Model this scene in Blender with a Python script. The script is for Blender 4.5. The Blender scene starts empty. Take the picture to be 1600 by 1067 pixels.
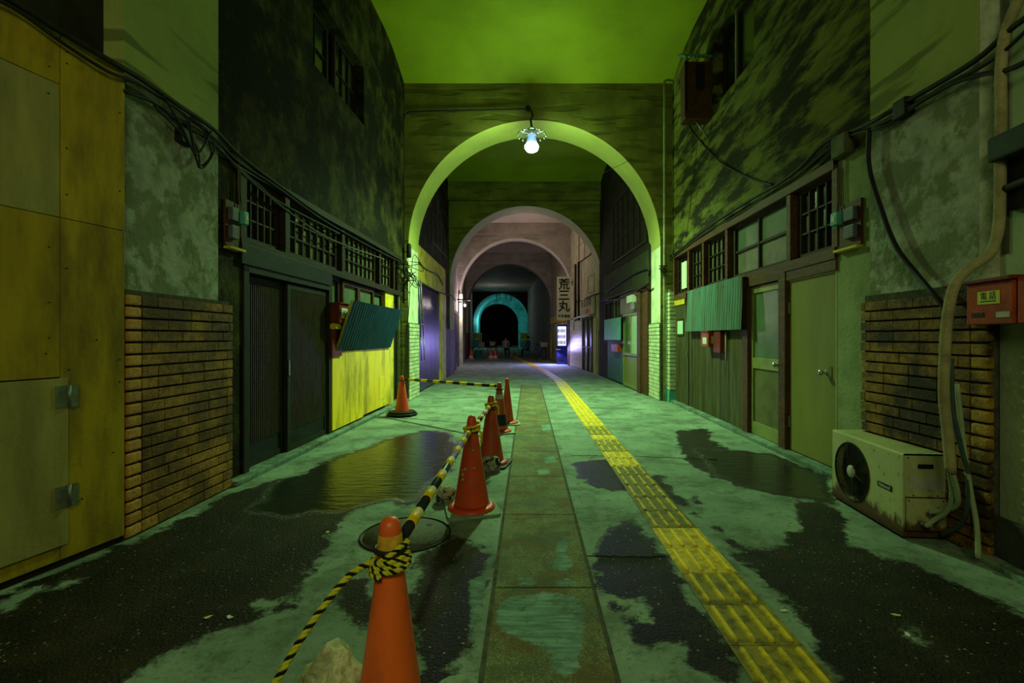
import bpy, bmesh, math, random
import numpy as np
from mathutils import Vector, Matrix
random.seed(7)
C = bpy.context.scene.collection
FPX, CX, CY, H = 760.0, 825.0, 527.0, 1.24

# ------------------------------------------------------------------ camera, world, lights, exposure
cam = bpy.data.cameras.new('camera'); cam.sensor_width = 36; cam.lens = FPX*36/1600
cam.shift_x = -25/1600; cam.shift_y = -6.5/1600; cam.clip_end = 200; cam.clip_start = .02
co = bpy.data.objects.new('camera', cam); C.objects.link(co)
co.location = (0, 0, H); co.rotation_euler = (math.pi/2, 0, 0)
bpy.context.scene.camera = co
w = bpy.data.worlds.new('night'); bpy.context.scene.world = w; w.use_nodes = True
w.node_tree.nodes['Background'].inputs[0].default_value = (.55, 1, .45, 1)
w.node_tree.nodes['Background'].inputs[1].default_value = .008
vs = bpy.context.scene.view_settings
vs.view_transform = 'Standard'; vs.look = 'None'; vs.gamma = 1; vs.use_curve_mapping = False
vs.exposure = 0.0

def light(name, typ, loc, power, col, size=.1, target=None, size_y=None, spot=None):
    l = bpy.data.lights.new(name, typ); l.energy = power; l.color = col
    if typ == 'AREA':
        l.size = size
        if size_y: l.shape = 'RECTANGLE'; l.size_y = size_y
    else: l.shadow_soft_size = size
    if spot: l.spot_size = spot; l.spot_blend = 1.0
    o = bpy.data.objects.new(name, l); C.objects.link(o); o.location = loc
    if target: o.rotation_euler = (Vector(target)-Vector(loc)).to_track_quat('-Z', 'Y').to_euler()
    return o
light('arch_lamp_light', 'POINT', (.07, 9.05, 4.60), 85, (.50, 1, .26), .12)
light('arch_lamp_downlight', 'SPOT', (.07, 9.05, 4.66), 1750, (.52, 1, .37), .12, (.07, 8.7, 0), spot=math.radians(148))
light('behind_camera_fill_light', 'AREA', (-.2, -1.8, 3.6), 54, (.92, 1, .44), 2.0, (0, 3.0, .8), 1.0)  # added fill from behind the camera, brightens the near walls and floor
light('wall_bulb_light', 'POINT', (-2.45, 20.6, 2.62), 90, (1, .80, .82), .06)
light('bay_fill_light', 'POINT', (-.1, 18.9, 4.9), 42, (1, .78, .66), .1)  # added fill for the third bay, no lit lamp hangs there
light('vending_glow_light', 'AREA', (1.22, 22.2, .95), 120, (.42, .36, 1), .5, (.1, 21.3, -.3), .8)  # stands for the vending machine's glow on the floor
light('teal_passage_light', 'POINT', (-4.6, 54.0, 3.0), 95, (.25, .9, .9), .2)
light('far_fill_light', 'POINT', (-3.0, 44, 4.4), 38, (.8, .9, .8), .2)  # added fill to brighten the posters, people and bicycles

# ------------------------------------------------------------------ helpers
class Wall:
    """a vertical plane; P(Y, o, z): Y along the corridor, o out of the wall into the corridor, z up"""
    def __init__(s, x0, y0, x1, y1, side):
        s.x0, s.y0, s.k, s.side = x0, y0, (x1-x0)/(y1-y0), side
        L = math.hypot(s.k, 1); s.n = Vector((side/L, -side*s.k/L, 0)); s.ang = math.atan2(1, s.k)
    def P(s, Y, o=0, z=0): return Vector((s.x0+s.k*(Y-s.y0), Y, z))+s.n*o
    def Y(s, px, o=0): return (s.x0-s.k*s.y0+s.side*o)/((px-CX)/FPX-s.k)
    def yz(s, px, py, o=0):
        Y = s.Y(px, o); return Y, H+(CY-py)/FPX*Y
    def pt(s, px, py, o=0):
        Y, z = s.yz(px, py, o); return s.P(Y, o, z)
def at(px, py, Y): return Vector(((px-CX)/FPX*Y, Y, H+(CY-py)/FPX*Y))
def fl(px, py):
    Y = FPX*H/(py-CY); return Vector(((px-CX)/FPX*Y, Y, 0))

class MB:
    def __init__(s): s.bm = bmesh.new(); s.mi = 0
    def face(s, pts):
        f = s.bm.faces.new([s.bm.verts.new(p) for p in pts]); f.material_index = s.mi; return f
    def hexa(s, p, bev=0):
        v = [s.bm.verts.new(q) for q in p]; fs = []
        for a in ((0,1,2,3),(7,6,5,4),(0,4,5,1),(1,5,6,2),(2,6,7,3),(3,7,4,0)):
            f = s.bm.faces.new([v[i] for i in a]); f.material_index = s.mi; fs.append(f)
        if bev: bmesh.ops.bevel(s.bm, geom=list({e for f in fs for e in f.edges}), offset=bev, segments=2, affect='EDGES', profile=.6)
        return s
    def box(s, x0, x1, y0, y1, z0, z1, bev=0):
        return s.hexa([(x0,y0,z0),(x1,y0,z0),(x1,y1,z0),(x0,y1,z0),(x0,y0,z1),(x1,y0,z1),(x1,y1,z1),(x0,y1,z1)], bev)
    def wbox(s, W, Y0, Y1, o0, o1, z0, z1, bev=0):
        return s.hexa([W.P(Y0,o0,z0),W.P(Y1,o0,z0),W.P(Y1,o1,z0),W.P(Y0,o1,z0),W.P(Y0,o0,z1),W.P(Y1,o0,z1),W.P(Y1,o1,z1),W.P(Y0,o1,z1)], bev)
    def prism(s, poly, off):
        off = Vector(off); a = [s.bm.verts.new(p) for p in poly]; b = [s.bm.verts.new(Vector(p)+off) for p in poly]; n = len(a)
        for f in (s.bm.faces.new(a), s.bm.faces.new(b[::-1])): f.material_index = s.mi
        for i in range(n):
            f = s.bm.faces.new((a[i], b[i], b[(i+1)%n], a[(i+1)%n])); f.material_index = s.mi
        return s
    def tube(s, pts, r, seg=8, cap=True, rot=0):
        pts = [Vector(p) for p in pts]; rings = []; n = len(pts); up = None
        for i, p in enumerate(pts):
            t = (pts[min(i+1, n-1)]-pts[max(i-1, 0)]).normalized()
            if up is None:
                up = Vector((0,0,1)) if abs(t.z) < .9 else Vector((1,0,0))
            a = t.cross(up)
            if a.length < 1e-5: a = t.orthogonal()
            a.normalize(); b = t.cross(a).normalized(); up = -b if (-b).dot(up) > 0 else b
            rr = r[i] if isinstance(r, (list, tuple)) else r
            rings.append([s.bm.verts.new(p+(a*math.cos(k/seg*2*math.pi+rot)+b*math.sin(k/seg*2*math.pi+rot))*rr) for k in range(seg)])
        for i in range(n-1):
            for k in range(seg):
                f = s.bm.faces.new((rings[i][k], rings[i][(k+1)%seg], rings[i+1][(k+1)%seg], rings[i+1][k])); f.smooth = True; f.material_index = s.mi
        if cap:
            for f in (s.bm.faces.new(rings[0][::-1]), s.bm.faces.new(rings[-1])): f.material_index = s.mi
        return s
    def lathe(s, prof, c=(0,0,0), seg=32, axis=None, cap=True):
        c = Vector(c); M = axis if axis is not None else Matrix.Identity(3); rings = []
        for r, z in prof:
            rings.append([s.bm.verts.new(c+M@Vector((math.cos(k/seg*2*math.pi)*r, math.sin(k/seg*2*math.pi)*r, z))) for k in range(seg)])
        for i in range(len(prof)-1):
            for k in range(seg):
                f = s.bm.faces.new((rings[i][k], rings[i][(k+1)%seg], rings[i+1][(k+1)%seg], rings[i+1][k])); f.smooth = True; f.material_index = s.mi
        if cap:
            for f in (s.bm.faces.new(rings[0][::-1]), s.bm.faces.new(rings[-1])): f.material_index = s.mi
        return s
    def torus(s, c, R, r, axis=None, seg=28, n2=8):
        M = axis if axis is not None else Matrix.Identity(3); c = Vector(c)
        pts = [c+M@Vector((math.cos(k/seg*2*math.pi)*R, math.sin(k/seg*2*math.pi)*R, 0)) for k in range(seg+1)]
        return s.tube(pts, r, n2, cap=False)
    def build(s, name, mats, parent=None, loc=None, smooth=False):
        loc = Vector(loc) if loc is not None else (Vector(parent['_o']) if parent and '_o' in parent else Vector((0,0,0)))
        bmesh.ops.recalc_face_normals(s.bm, faces=s.bm.faces)
        if loc.length: bmesh.ops.translate(s.bm, verts=s.bm.verts, vec=-loc)
        me = bpy.data.meshes.new(name); s.bm.to_mesh(me); s.bm.free()
        if not isinstance(mats, (list, tuple)): mats = [mats]
        for m in mats: me.materials.append(m)
        if smooth:
            for p in me.polygons: p.use_smooth = True
        o = bpy.data.objects.new(name, me); C.objects.link(o)
        if parent: o.parent = parent
        else: o.location = loc
        o['_o'] = tuple(loc)
        return o
def tag(o, label, cat, group=None, kind=None):
    o['label'] = label; o['category'] = cat
    if group: o['group'] = group
    if kind: o['kind'] = kind
    return o
def empty(name, loc, label=None, cat=None, group=None, kind=None):
    o = bpy.data.objects.new(name, None); C.objects.link(o); o.location = loc; o['_o'] = tuple(loc); o.empty_display_size = .1
    if label: tag(o, label, cat, group)
    if kind: o['kind'] = kind
    return o
def struct(o):
    o['kind'] = 'structure'; return o
def axis_to(d): return Vector(d).normalized().to_track_quat('Z', 'Y').to_matrix()
def smoothpath(pts, n=6):
    pts = [Vector(p) for p in pts]; out = []
    P = [pts[0]*2-pts[1]]+pts+[pts[-1]*2-pts[-2]]
    for i in range(1, len(P)-2):
        for k in range(n):
            t = k/n; a, b, c, d = P[i-1:i+3]
            out.append(.5*((2*b)+(-a+c)*t+(2*a-5*b+4*c-d)*t*t+(-a+3*b-3*c+d)*t**3))
    out.append(pts[-1]); return out
def inst(mesh, name, parent, M):
    o = bpy.data.objects.new(name, mesh); C.objects.link(o); o.parent = parent
    if '_o' in parent: M = Matrix.Translation(-Vector(parent['_o']))@M
    o.matrix_local = M; return o
def text(s, name, M, size, mat, parent, depth=.002, bold=0, align='CENTER'):
    c = bpy.data.curves.new(name, 'FONT'); c.body = s; c.size = size; c.extrude = depth; c.offset = bold; c.align_x = align; c.align_y = 'CENTER'; c.resolution_u = 2
    t = bpy.data.objects.new('tmp', c); C.objects.link(t); bpy.context.view_layer.update()
    me = bpy.data.meshes.new_from_object(t.evaluated_get(bpy.context.evaluated_depsgraph_get()))
    bpy.data.objects.remove(t); me.name = name; me.materials.clear(); me.materials.append(mat)
    return inst(me, name, parent, M)
def faceM(pos, right, up):
    r = Vector(right).normalized(); u = Vector(up).normalized(); n = r.cross(u)
    return Matrix(((r.x,u.x,n.x,pos[0]),(r.y,u.y,n.y,pos[1]),(r.z,u.z,n.z,pos[2]),(0,0,0,1)))

# ------------------------------------------------------------------ materials
def rgba(c): return (c[0], c[1], c[2], 1)
class NT:
    def __init__(s, name):
        s.m = bpy.data.materials.new(name); s.m.use_nodes = True; s.t = s.m.node_tree; s.n = s.t.nodes; s.b = s.n['Principled BSDF']
        s.pos = s.n.new('ShaderNodeNewGeometry').outputs['Position']
    def link(s, a, b): s.t.links.new(a, b)
    def map(s, scale=(1,1,1), rot=(0,0,0), loc=(0,0,0)):
        m = s.n.new('ShaderNodeMapping'); m.inputs['Scale'].default_value = scale; m.inputs['Rotation'].default_value = rot; m.inputs['Location'].default_value = loc
        s.link(s.pos, m.inputs[0]); return m.outputs[0]
    def noise(s, scale, detail=5, vec=None, rough=.6):
        n = s.n.new('ShaderNodeTexNoise'); n.inputs['Scale'].default_value = scale; n.inputs['Detail'].default_value = detail; n.inputs['Roughness'].default_value = rough
        s.link(vec if vec is not None else s.pos, n.inputs['Vector']); return n.outputs['Fac']
    def ramp(s, fac, a, b):
        r = s.n.new('ShaderNodeMapRange'); r.inputs['From Min'].default_value = a; r.inputs['From Max'].default_value = b
        s.link(fac, r.inputs['Value']); return r.outputs[0]
    def mix(s, fac, a, b):
        m = s.n.new('ShaderNodeMix'); m.data_type = 'RGBA'
        if isinstance(fac, (int, float)): m.inputs[0].default_value = fac
        else: s.link(fac, m.inputs[0])
        for i, c in ((6, a), (7, b)):
            if isinstance(c, tuple): m.inputs[i].default_value = rgba(c)
            else: s.link(c, m.inputs[i])
        return m.outputs[2]
    def math(s, op, a, b=None):
        m = s.n.new('ShaderNodeMath'); m.operation = op
        for i, c in ((0, a), (1, b)):
            if c is None: continue
            if isinstance(c, (int, float)): m.inputs[i].default_value = c
            else: s.link(c, m.inputs[i])
        return m.outputs[0]
    def attr(s, name):
        a = s.n.new('ShaderNodeAttribute'); a.attribute_name = name; return a.outputs['Fac']
    def bump(s, h, strength, dist=.02):
        b = s.n.new('ShaderNodeBump'); b.inputs['Strength'].default_value = strength; b.inputs['Distance'].default_value = dist
        s.link(h, b.inputs['Height']); s.link(b.outputs[0], s.b.inputs['Normal'])
    def out(s, col, rough=.8, metal=0, spec=.5):
        if isinstance(col, tuple): s.b.inputs['Base Color'].default_value = rgba(col)
        else: s.link(col, s.b.inputs['Base Color'])
        if isinstance(rough, (int, float)): s.b.inputs['Roughness'].default_value = rough
        else: s.link(rough, s.b.inputs['Roughness'])
        s.b.inputs['Metallic'].default_value = metal; s.b.inputs['Specular IOR Level'].default_value = spec
        return s.m
def mat(name, c1, c2=None, scale=5, rough=.75, bump=.25, bscale=40, dirt=0, dcol=(.02,.02,.015), dscale=2, dlo=.45, dhi=.62, stretch=(1,1,1), rot=(0,0,0), metal=0, spec=.14, rnd=0, lines=0, lscale=8):
    t = NT(name); v = t.map(stretch, rot)
    col = t.mix(t.ramp(t.noise(scale, 5, v), .35, .65), c1, c2 or tuple(x*.7 for x in c1))
    if dirt:
        f = t.math('MULTIPLY', t.ramp(t.noise(dscale, 8, v, .68), dlo, dhi), dirt); col = t.mix(f, col, dcol)
    h = t.noise(bscale, 6)
    if lines:
        l = t.noise(lscale, 3, t.map((.12, .12, 1)), .4); f = t.ramp(l, .53, .60)
        col = t.mix(t.math('MULTIPLY', f, lines), col, tuple(x*.35 for x in c1)); h = t.math('SUBTRACT', t.math('MULTIPLY', h, .5), f)
    if rnd:
        o = t.n.new('ShaderNodeObjectInfo').outputs['Random']
        hs = t.n.new('ShaderNodeHueSaturation'); t.link(col, hs.inputs['Color']); t.link(t.math('ADD', t.math('MULTIPLY', o, rnd), 1-rnd/2), hs.inputs['Value']); col = hs.outputs[0]
    if bump: t.bump(h, bump)
    return t.out(col, rough, metal, spec)
def emis(name, col, strength, base=(.8,.8,.8)):
    t = NT(name); t.b.inputs['Emission Color'].default_value = rgba(col); t.b.inputs['Emission Strength'].default_value = strength; return t.out(base, .3)

m_plaster_l = mat('dark_stained_plaster', (.085,.078,.018), (.038,.032,.009), 3, .85, .8, 25, .95, (.005,.004,.002), 2.2, .37, .54)
m_plaster_r = mat('streaky_plaster', (.20,.205,.04), (.12,.125,.025), 3, .85, .7, 30, .94, (.014,.012,.006), 1.8, .44, .55, stretch=(1,.55,2.2), rot=(-.75,0,0))
m_shadowwall = mat('shade_dark_wall', (.035,.03,.02), (.02,.018,.012), 3, .9, .3)  # near-black colour holds the shade of recesses, back walls and far end
m_arch = mat('board_marked_concrete', (.24,.235,.045), (.16,.15,.03), 2, .8, .5, 30, .6, (.04,.028,.012), .9, .45, .7, lines=.6, lscale=7)
m_soffit = mat('painted_soffit', (.44,.46,.11), (.38,.40,.10), 2, .7, .2, 30, .3, (.2,.2,.06), 2.5, .5, .7)
m_white = mat('whitewashed_concrete', (.72,.78,.58), (.55,.6,.42), 3, .75, .4, 35, .4, (.25,.27,.16), 3, .5, .7)
m_ceil = mat('ceiling_paint', (.36,.44,.025), (.27,.33,.02), .8, .7, .2, 20, .25, (.3,.3,.08), .5, .5, .7)
m_ceil2 = mat('pinkish_ceiling_paint', (.60,.48,.42), (.5,.42,.36), 1, .8, .2, 20)
m_arch2 = mat('brownish_concrete', (.40,.34,.30), (.30,.25,.22), 1.5, .8, .4, 30, .5, (.1,.08,.06), 1, .48, .7, lines=.3, lscale=6)
m_peel = mat('peeling_concrete', (.42,.45,.39), (.26,.28,.24), 7, .85, 1.0, 14, .8, (.15,.17,.09), 3.6, .47, .54)
m_painted = mat('green_board_marked_paint', (.36,.42,.13), (.30,.35,.11), 2, .75, .5, 30, .35, (.12,.13,.05), 1.5, .5, .7, lines=.8, lscale=9)
m_brick = mat('brown_tile_brick', (.48,.23,.025), (.26,.12,.018), 25, .6, .7, 80, .75, (.03,.02,.01), 1.8, .42, .60, rnd=.5)
m_brick_o = mat('orange_corner_brick', (.62,.30,.05), (.45,.2,.04), 30, .55, .6, 90, .3, (.08,.05,.02), 3, rnd=.3)
m_brick_w = mat('whitewashed_brick', (.66,.72,.50), (.5,.55,.38), 12, .7, .6, 60, .4, (.2,.2,.1), 5, rnd=.25)
m_mortar = mat('dark_mortar', (.10,.10,.07), (.05,.05,.04), 20, .95, .4)
m_mortar_w = mat('pale_mortar', (.22,.24,.16), (.12,.13,.09), 20, .95, .4)
m_ply = mat('weathered_plywood', (.46,.33,.022), (.33,.23,.018), 3, .65, .15, 30, .75, (.14,.10,.03), 1.5, .44, .66, stretch=(2.5,2.5,.6), rnd=.22)
m_ply2 = mat('greyed_plywood', (.40,.35,.12), (.30,.26,.08), 3, .65, .15, 30, .6, (.17,.16,.08), 1.6, .44, .66, stretch=(2.5,2.5,.6))
m_wood_d = mat('dark_timber', (.035,.022,.013), (.018,.012,.008), 10, .6, .3, 60, stretch=(4,.6,4))
m_wood_b = mat('brown_timber', (.13,.055,.02), (.07,.03,.012), 10, .55, .3, 60, stretch=(4,.6,4), dirt=.4)
m_slatwood = mat('lattice_timber', (.06,.045,.028), (.03,.022,.015), 12, .5, .2, 60, stretch=(3,3,.5))
m_bluewood = mat('blue_grey_boards', (.018,.024,.026), (.009,.012,.014), 6, .6, .2, 50, stretch=(2,.5,2))
m_greywood = mat('grey_green_door_frame', (.028,.030,.020), (.016,.018,.012), 8, .6, .2, 60, stretch=(3,3,.5))
m_vboard = mat('stained_vertical_boards', (.10,.095,.04), (.05,.045,.02), 5, .6, .25, 40, .7, (.03,.025,.015), 2, .45, .65, stretch=(3,3,.35), rnd=.3)
m_yellow = mat('yellow_painted_board', (1.0,.66,.015), (.85,.55,.015), 3, .5, .15, 40, .8, (.20,.15,.01), 1.6, .48, .64, stretch=(2,2,.5), rnd=.15)
m_yellow2 = mat('dull_yellow_paint', (.80,.58,.03), (.60,.43,.025), 4, .6, .2, dirt=.5, dcol=(.18,.13,.03))
m_blue = mat('teal_blue_corrugated_sheet', (.012,.07,.15), (.008,.04,.09), 4, .45, .15, 40, .4, (.01,.03,.035), 3, stretch=(2,2,.5))
m_teal = mat('faded_teal_corrugated_sheet', (.10,.26,.26), (.10,.16,.12), 5, .5, .15, 40, .7, (.09,.08,.04), 1.7, .45, .62, stretch=(3,3,.25))
m_tealflat = mat('teal_painted_board', (.10,.42,.38), (.08,.32,.3), 3, .5, .1)
m_doorA = mat('olive_painted_door', (.23,.22,.06), (.19,.185,.05), 2, .45, .06, 20, .35, (.20,.20,.09), 1.6, .5, .72, stretch=(2,2,.6))
m_alu = mat('yellowed_aluminium', (.30,.32,.12), (.22,.24,.09), 5, .4, .08, 50, metal=.3)
m_alu2 = mat('olive_lower_panel', (.16,.15,.07), (.10,.09,.045), 4, .4, .08, 50)
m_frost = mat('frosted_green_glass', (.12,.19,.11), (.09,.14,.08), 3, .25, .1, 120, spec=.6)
m_frost_l = mat('lit_look_frosted_glass', (.45,.66,.52), (.40,.60,.46), 3, .3, .1, 120, spec=.6)  # paler copy of the frosted glass, its lit look put into the colour
m_pane = mat('dusty_dark_glass', (.045,.05,.03), (.025,.03,.018), 5, .3, .1, 90, dirt=.4, spec=.6)
m_pane_d = mat('black_glass', (.012,.014,.012), (.02,.022,.018), 5, .15, .05, 90, spec=.6)
m_pane_l = mat('pale_dusty_glass', (.16,.18,.09), (.09,.10,.05), 6, .35, .1, 90, dirt=.4, spec=.6)
m_steel = mat('dull_steel', (.30,.32,.30), (.2,.22,.2), 20, .4, .1, metal=.7)
m_chrome = mat('worn_chrome', (.6,.62,.6), (.45,.46,.45), 20, .25, .05, metal=.9)
m_black = mat('black_rubber', (.02,.02,.02), (.012,.012,.012), 20, .55, .1)
m_cable = mat('black_cable', (.018,.018,.016), (.03,.03,.026), 20, .6, .1)
m_cable_g = mat('grey_cable', (.12,.12,.09), (.08,.08,.06), 20, .6, .1)
m_pipe = mat('painted_conduit', (.38,.42,.22), (.28,.3,.16), 8, .6, .2, dirt=.4, dcol=(.1,.1,.05))
m_duct = mat('tan_wrapped_duct', (.42,.36,.20), (.30,.26,.14), 10, .65, .3, 60, .4, (.10,.08,.05), 6)
m_hose = mat('pale_green_hose', (.36,.42,.28), (.27,.32,.2), 10, .5, .1)
m_hose_d = mat('dark_blue_hose', (.06,.09,.09), (.04,.06,.065), 10, .5, .1)
m_red = mat('dark_red_metal', (.22,.03,.02), (.14,.02,.015), 8, .5, .15, dirt=.3)
m_redbox = mat('orange_red_metal', (.45,.065,.010), (.32,.045,.008), 8, .45, .15, dirt=.45, dcol=(.12,.03,.01))
m_paper = mat('pale_paper', (.65,.66,.60), (.58,.58,.5), 20, .8, 0)
m_label = mat('yellow_label', (.62,.62,.14), (.55,.54,.12), 20, .7, 0)
m_purple = mat('purple_glow_steel_shutter', (.05,.012,.17), (.03,.008,.10), 1.5, .28, .08, 30, .3, (.04,.02,.10), 2, metal=.35, spec=.6)  # purple base colour stands in for the glow from lights opposite
m_tile = mat('cream_wall_tile', (.58,.56,.46), (.52,.50,.40), 5, .35, .05, rnd=.12)
m_cream = mat('cream_plaster', (.50,.48,.30), (.40,.38,.24), 4, .8, .2, dirt=.3, dcol=(.2,.18,.1))
m_white_p = mat('white_paint', (.7,.7,.68), (.6,.6,.58), 8, .5, .1)
m_redpaint = mat('red_lettering_paint', (.5,.04,.03), None, 8, .6, 0)
m_ink = mat('black_lettering_paint', (.012,.012,.012), None, 8, .6, 0)
m_bin = mat('teal_plastic', (.03,.30,.28), (.025,.25,.22), 8, .5, 0)
m_skin = mat('skin', (.5,.3,.2), (.45,.27,.18), 8, .6, 0)
m_shirt = mat('pale_grey_cloth', (.55,.56,.58), (.4,.42,.45), 14, .9, .2)
m_navy = mat('dark_blue_cloth', (.04,.06,.14), (.03,.04,.1), 14, .9, .2)
m_trouser = mat('dark_trousers', (.03,.03,.035), None, 14, .9, .2)
m_hair = mat('black_hair', (.012,.01,.01), None, 40, .7, .3)
m_bikeblue = mat('blue_bicycle_paint', (.12,.14,.5), (.1,.12,.4), 8, .4, 0)
m_vend = mat('navy_vending_machine', (.02,.03,.20), (.015,.02,.15), 6, .35, .02)
m_glow = emis('lit_display', (.55,.58,1), 2.2)
m_bulb = emis('lamp_bulb_glow', (.75,1,.86), 60)
m_bulbneck = emis('blue_bulb_neck_glow', (.10,.22,.9), 1.6)
m_bulb2 = emis('small_bulb_glow', (1,.93,.85), 6)
m_tealarch = mat('teal_light_tinted_arch', (.25,.62,.58), (.2,.5,.48), 1, .6, .2, dirt=.5, dcol=(.02,.12,.13), dscale=1)  # teal lamplight is put into the arch's base colour
m_poster = mat('yellow_poster', (.85,.85,.05), (.25,.3,.05), 5, .6, 0)
m_iron = mat('manhole_iron', (.12,.12,.085), (.08,.08,.055), 25, .5, .6, 60)
m_rock = mat('crumbly_yellowish_rock', (.85,.85,.55), (.5,.52,.26), 14, .9, 1.0, 30, .5, (.12,.13,.06), 12)
m_rock_g = mat('grey_green_concrete_lump', (.30,.40,.30), (.22,.30,.22), 8, .9, .8, 30)
m_rock_p = mat('porous_grey_rock', (.55,.56,.42), (.40,.40,.28), 20, .9, 1.0, 60, 1, (.02,.02,.015), 22, .50, .56)

def cone_mat(name, a, b, dirt=.5):
    return mat(name, a, b, 6, .42, .08, 40, dirt, (.22,.10,.05), 7, .50, .72, spec=.5)
m_cone1 = cone_mat('orange_cone_plastic', (.95,.15,.02), (.80,.11,.018))
m_cone2 = cone_mat('red_cone_plastic', (.78,.07,.018), (.6,.05,.015))
m_cone3 = cone_mat('faded_red_cone_plastic', (.60,.075,.03), (.45,.05,.02))
m_scuff = mat('worn_cream_paint', (.55,.45,.25), (.5,.2,.1), 30, .7, .2)
m_yband = mat('bright_yellow_sleeve', (.95,.66,.01), (.82,.55,.01), 10, .4, .05, dirt=.25, dcol=(.15,.13,.02), dscale=8)
m_kband = mat('dark_sleeve', (.02,.03,.035), (.015,.02,.025), 10, .35, .05)
m_ropey = mat('yellow_rope_strand', (.72,.66,.04), (.5,.48,.04), 60, .7, .4, 200)
m_ropek = mat('black_rope_strand', (.012,.012,.01), None, 60, .8, .3)
m_silver = mat('grey_reflective_band', (.5,.5,.45), (.35,.35,.3), 12, .4, .05)
m_switch = mat('blue_grey_switch_case', (.13,.14,.20), (.08,.09,.12), 12, .5, .05)
m_bluetape = mat('dark_blue_tape', (.015,.02,.06), (.03,.02,.04), 12, .4, .05)

# floor materials: wetness and repair patches keep their own outline (stored per vertex as distances to the patch edges)
def floor_mat(name, c1, c2, grain, aggregate=0):
    t = NT(name)
    nz = t.noise(5, 8, None, .65); nf = t.noise(38, 4, None, .7)
    wet = t.ramp(t.math('ADD', t.attr('wet'), t.math('ADD', t.math('MULTIPLY', t.math('SUBTRACT', nz, .5), .38), t.math('MULTIPLY', t.math('SUBTRACT', nf, .5), .07))), -.012, .022)
    pool = t.ramp(t.math('ADD', t.attr('pool'), t.math('MULTIPLY', t.math('SUBTRACT', nz, .5), .3)), -.02, .08)
    pat = t.ramp(t.math('ADD', t.attr('patch'), t.math('ADD', t.math('MULTIPLY', t.math('SUBTRACT', nf, .5), .07), t.math('MULTIPLY', t.math('SUBTRACT', nz, .5), .07))), -.006, .006)
    base = t.mix(t.ramp(t.noise(1.7, 6), .35, .65), c1, c2)
    base = t.mix(t.ramp(nf, .45, .7), base, tuple(x*.75 for x in c1))
    if aggregate:
        v = t.n.new('ShaderNodeTexVoronoi'); v.inputs['Scale'].default_value = 95; t.link(t.pos, v.inputs['Vector'])
        base = t.mix(t.ramp(v.outputs['Distance'], .15, .55), tuple(min(1, x*1.7) for x in c1), base)
        base = t.mix(t.math('MULTIPLY', t.ramp(t.noise(3.2, 5), .46, .6), .7), base, (.13,.075,.02))
    base = t.mix(pat, base, t.mix(t.ramp(t.noise(26, 5, t.map((.25,1.6,1)), .6), .38, .62), (.10,.19,.165), (.22,.36,.31)))
    st = t.math('MULTIPLY', t.ramp(t.noise(2.6, 9, None, .75), .49, .58), .62)
    base = t.mix(st, base, (.075,.095,.065)); base = t.mix(t.math('MULTIPLY', t.ramp(t.noise(19, 6, None, .75), .56, .64), .6), base, (.05,.055,.035))
    wcol = t.mix(t.ramp(nf, .42, .72), (.007,.006,.003), (.022,.016,.007))
    vo = t.n.new('ShaderNodeTexVoronoi'); vo.inputs['Scale'].default_value = 46; t.link(t.pos, vo.inputs['Vector']); sx = t.n.new('ShaderNodeSeparateXYZ'); t.link(vo.outputs['Color'], sx.inputs[0])
    speck = t.math('MULTIPLY', t.math('LESS_THAN', vo.outputs['Distance'], .24), t.math('GREATER_THAN', sx.outputs[0], .80))
    wcol = t.mix(t.math('MULTIPLY', t.ramp(t.noise(3.5, 7, None, .7), .46, .62), .8), wcol, (.032,.023,.009))
    wcol = t.mix(t.math('MULTIPLY', speck, sx.outputs[1]), wcol, (.34,.34,.24))
    wcol = t.mix(pool, wcol, (.014,.014,.009))
    nopat = t.math('SUBTRACT', 1, t.math('MULTIPLY', pat, .8))
    wf = t.math('MULTIPLY', wet, nopat)
    col = t.mix(wf, base, wcol)
    rough = t.math('ADD', t.math('MULTIPLY', wf, -.42), .82)
    rough = t.math('SUBTRACT', rough, t.math('MULTIPLY', t.math('MULTIPLY', wet, pool), .31))
    h = t.math('ADD', t.math('MULTIPLY', t.noise(grain, 5), .6), t.math('MULTIPLY', nf, .6)); h = t.math('ADD', h, t.math('MULTIPLY', t.noise(75, 3, None, .7), t.math('MULTIPLY', wf, 2.6)))
    h = t.math('MULTIPLY', h, t.math('SUBTRACT', 1.0, t.math('MULTIPLY', t.math('MULTIPLY', wet, pool), .93)))
    rip = t.noise(9, 3, t.map((.6, 2.2, 1)), .5)
    h = t.math('ADD', h, t.math('MULTIPLY', t.math('MULTIPLY', rip, .9), t.math('MULTIPLY', wet, pool)))
    h = t.math('SUBTRACT', h, t.math('MULTIPLY', wet, .25))
    t.link(t.math('ADD', t.math('MULTIPLY', wf, -.06), t.math('ADD', .17, t.math('MULTIPLY', t.math('MULTIPLY', wet, pool), .42))), t.b.inputs['Specular IOR Level'])
    t.bump(h, .6, .014)
    t.out(col, rough, 0, .3); return t.m
m_floor = floor_mat('worn_concrete_floor', (.27,.36,.29), (.13,.19,.145), 60)
m_slab = floor_mat('aggregate_paving', (.17,.18,.09), (.10,.105,.05), 120, 1)

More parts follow.
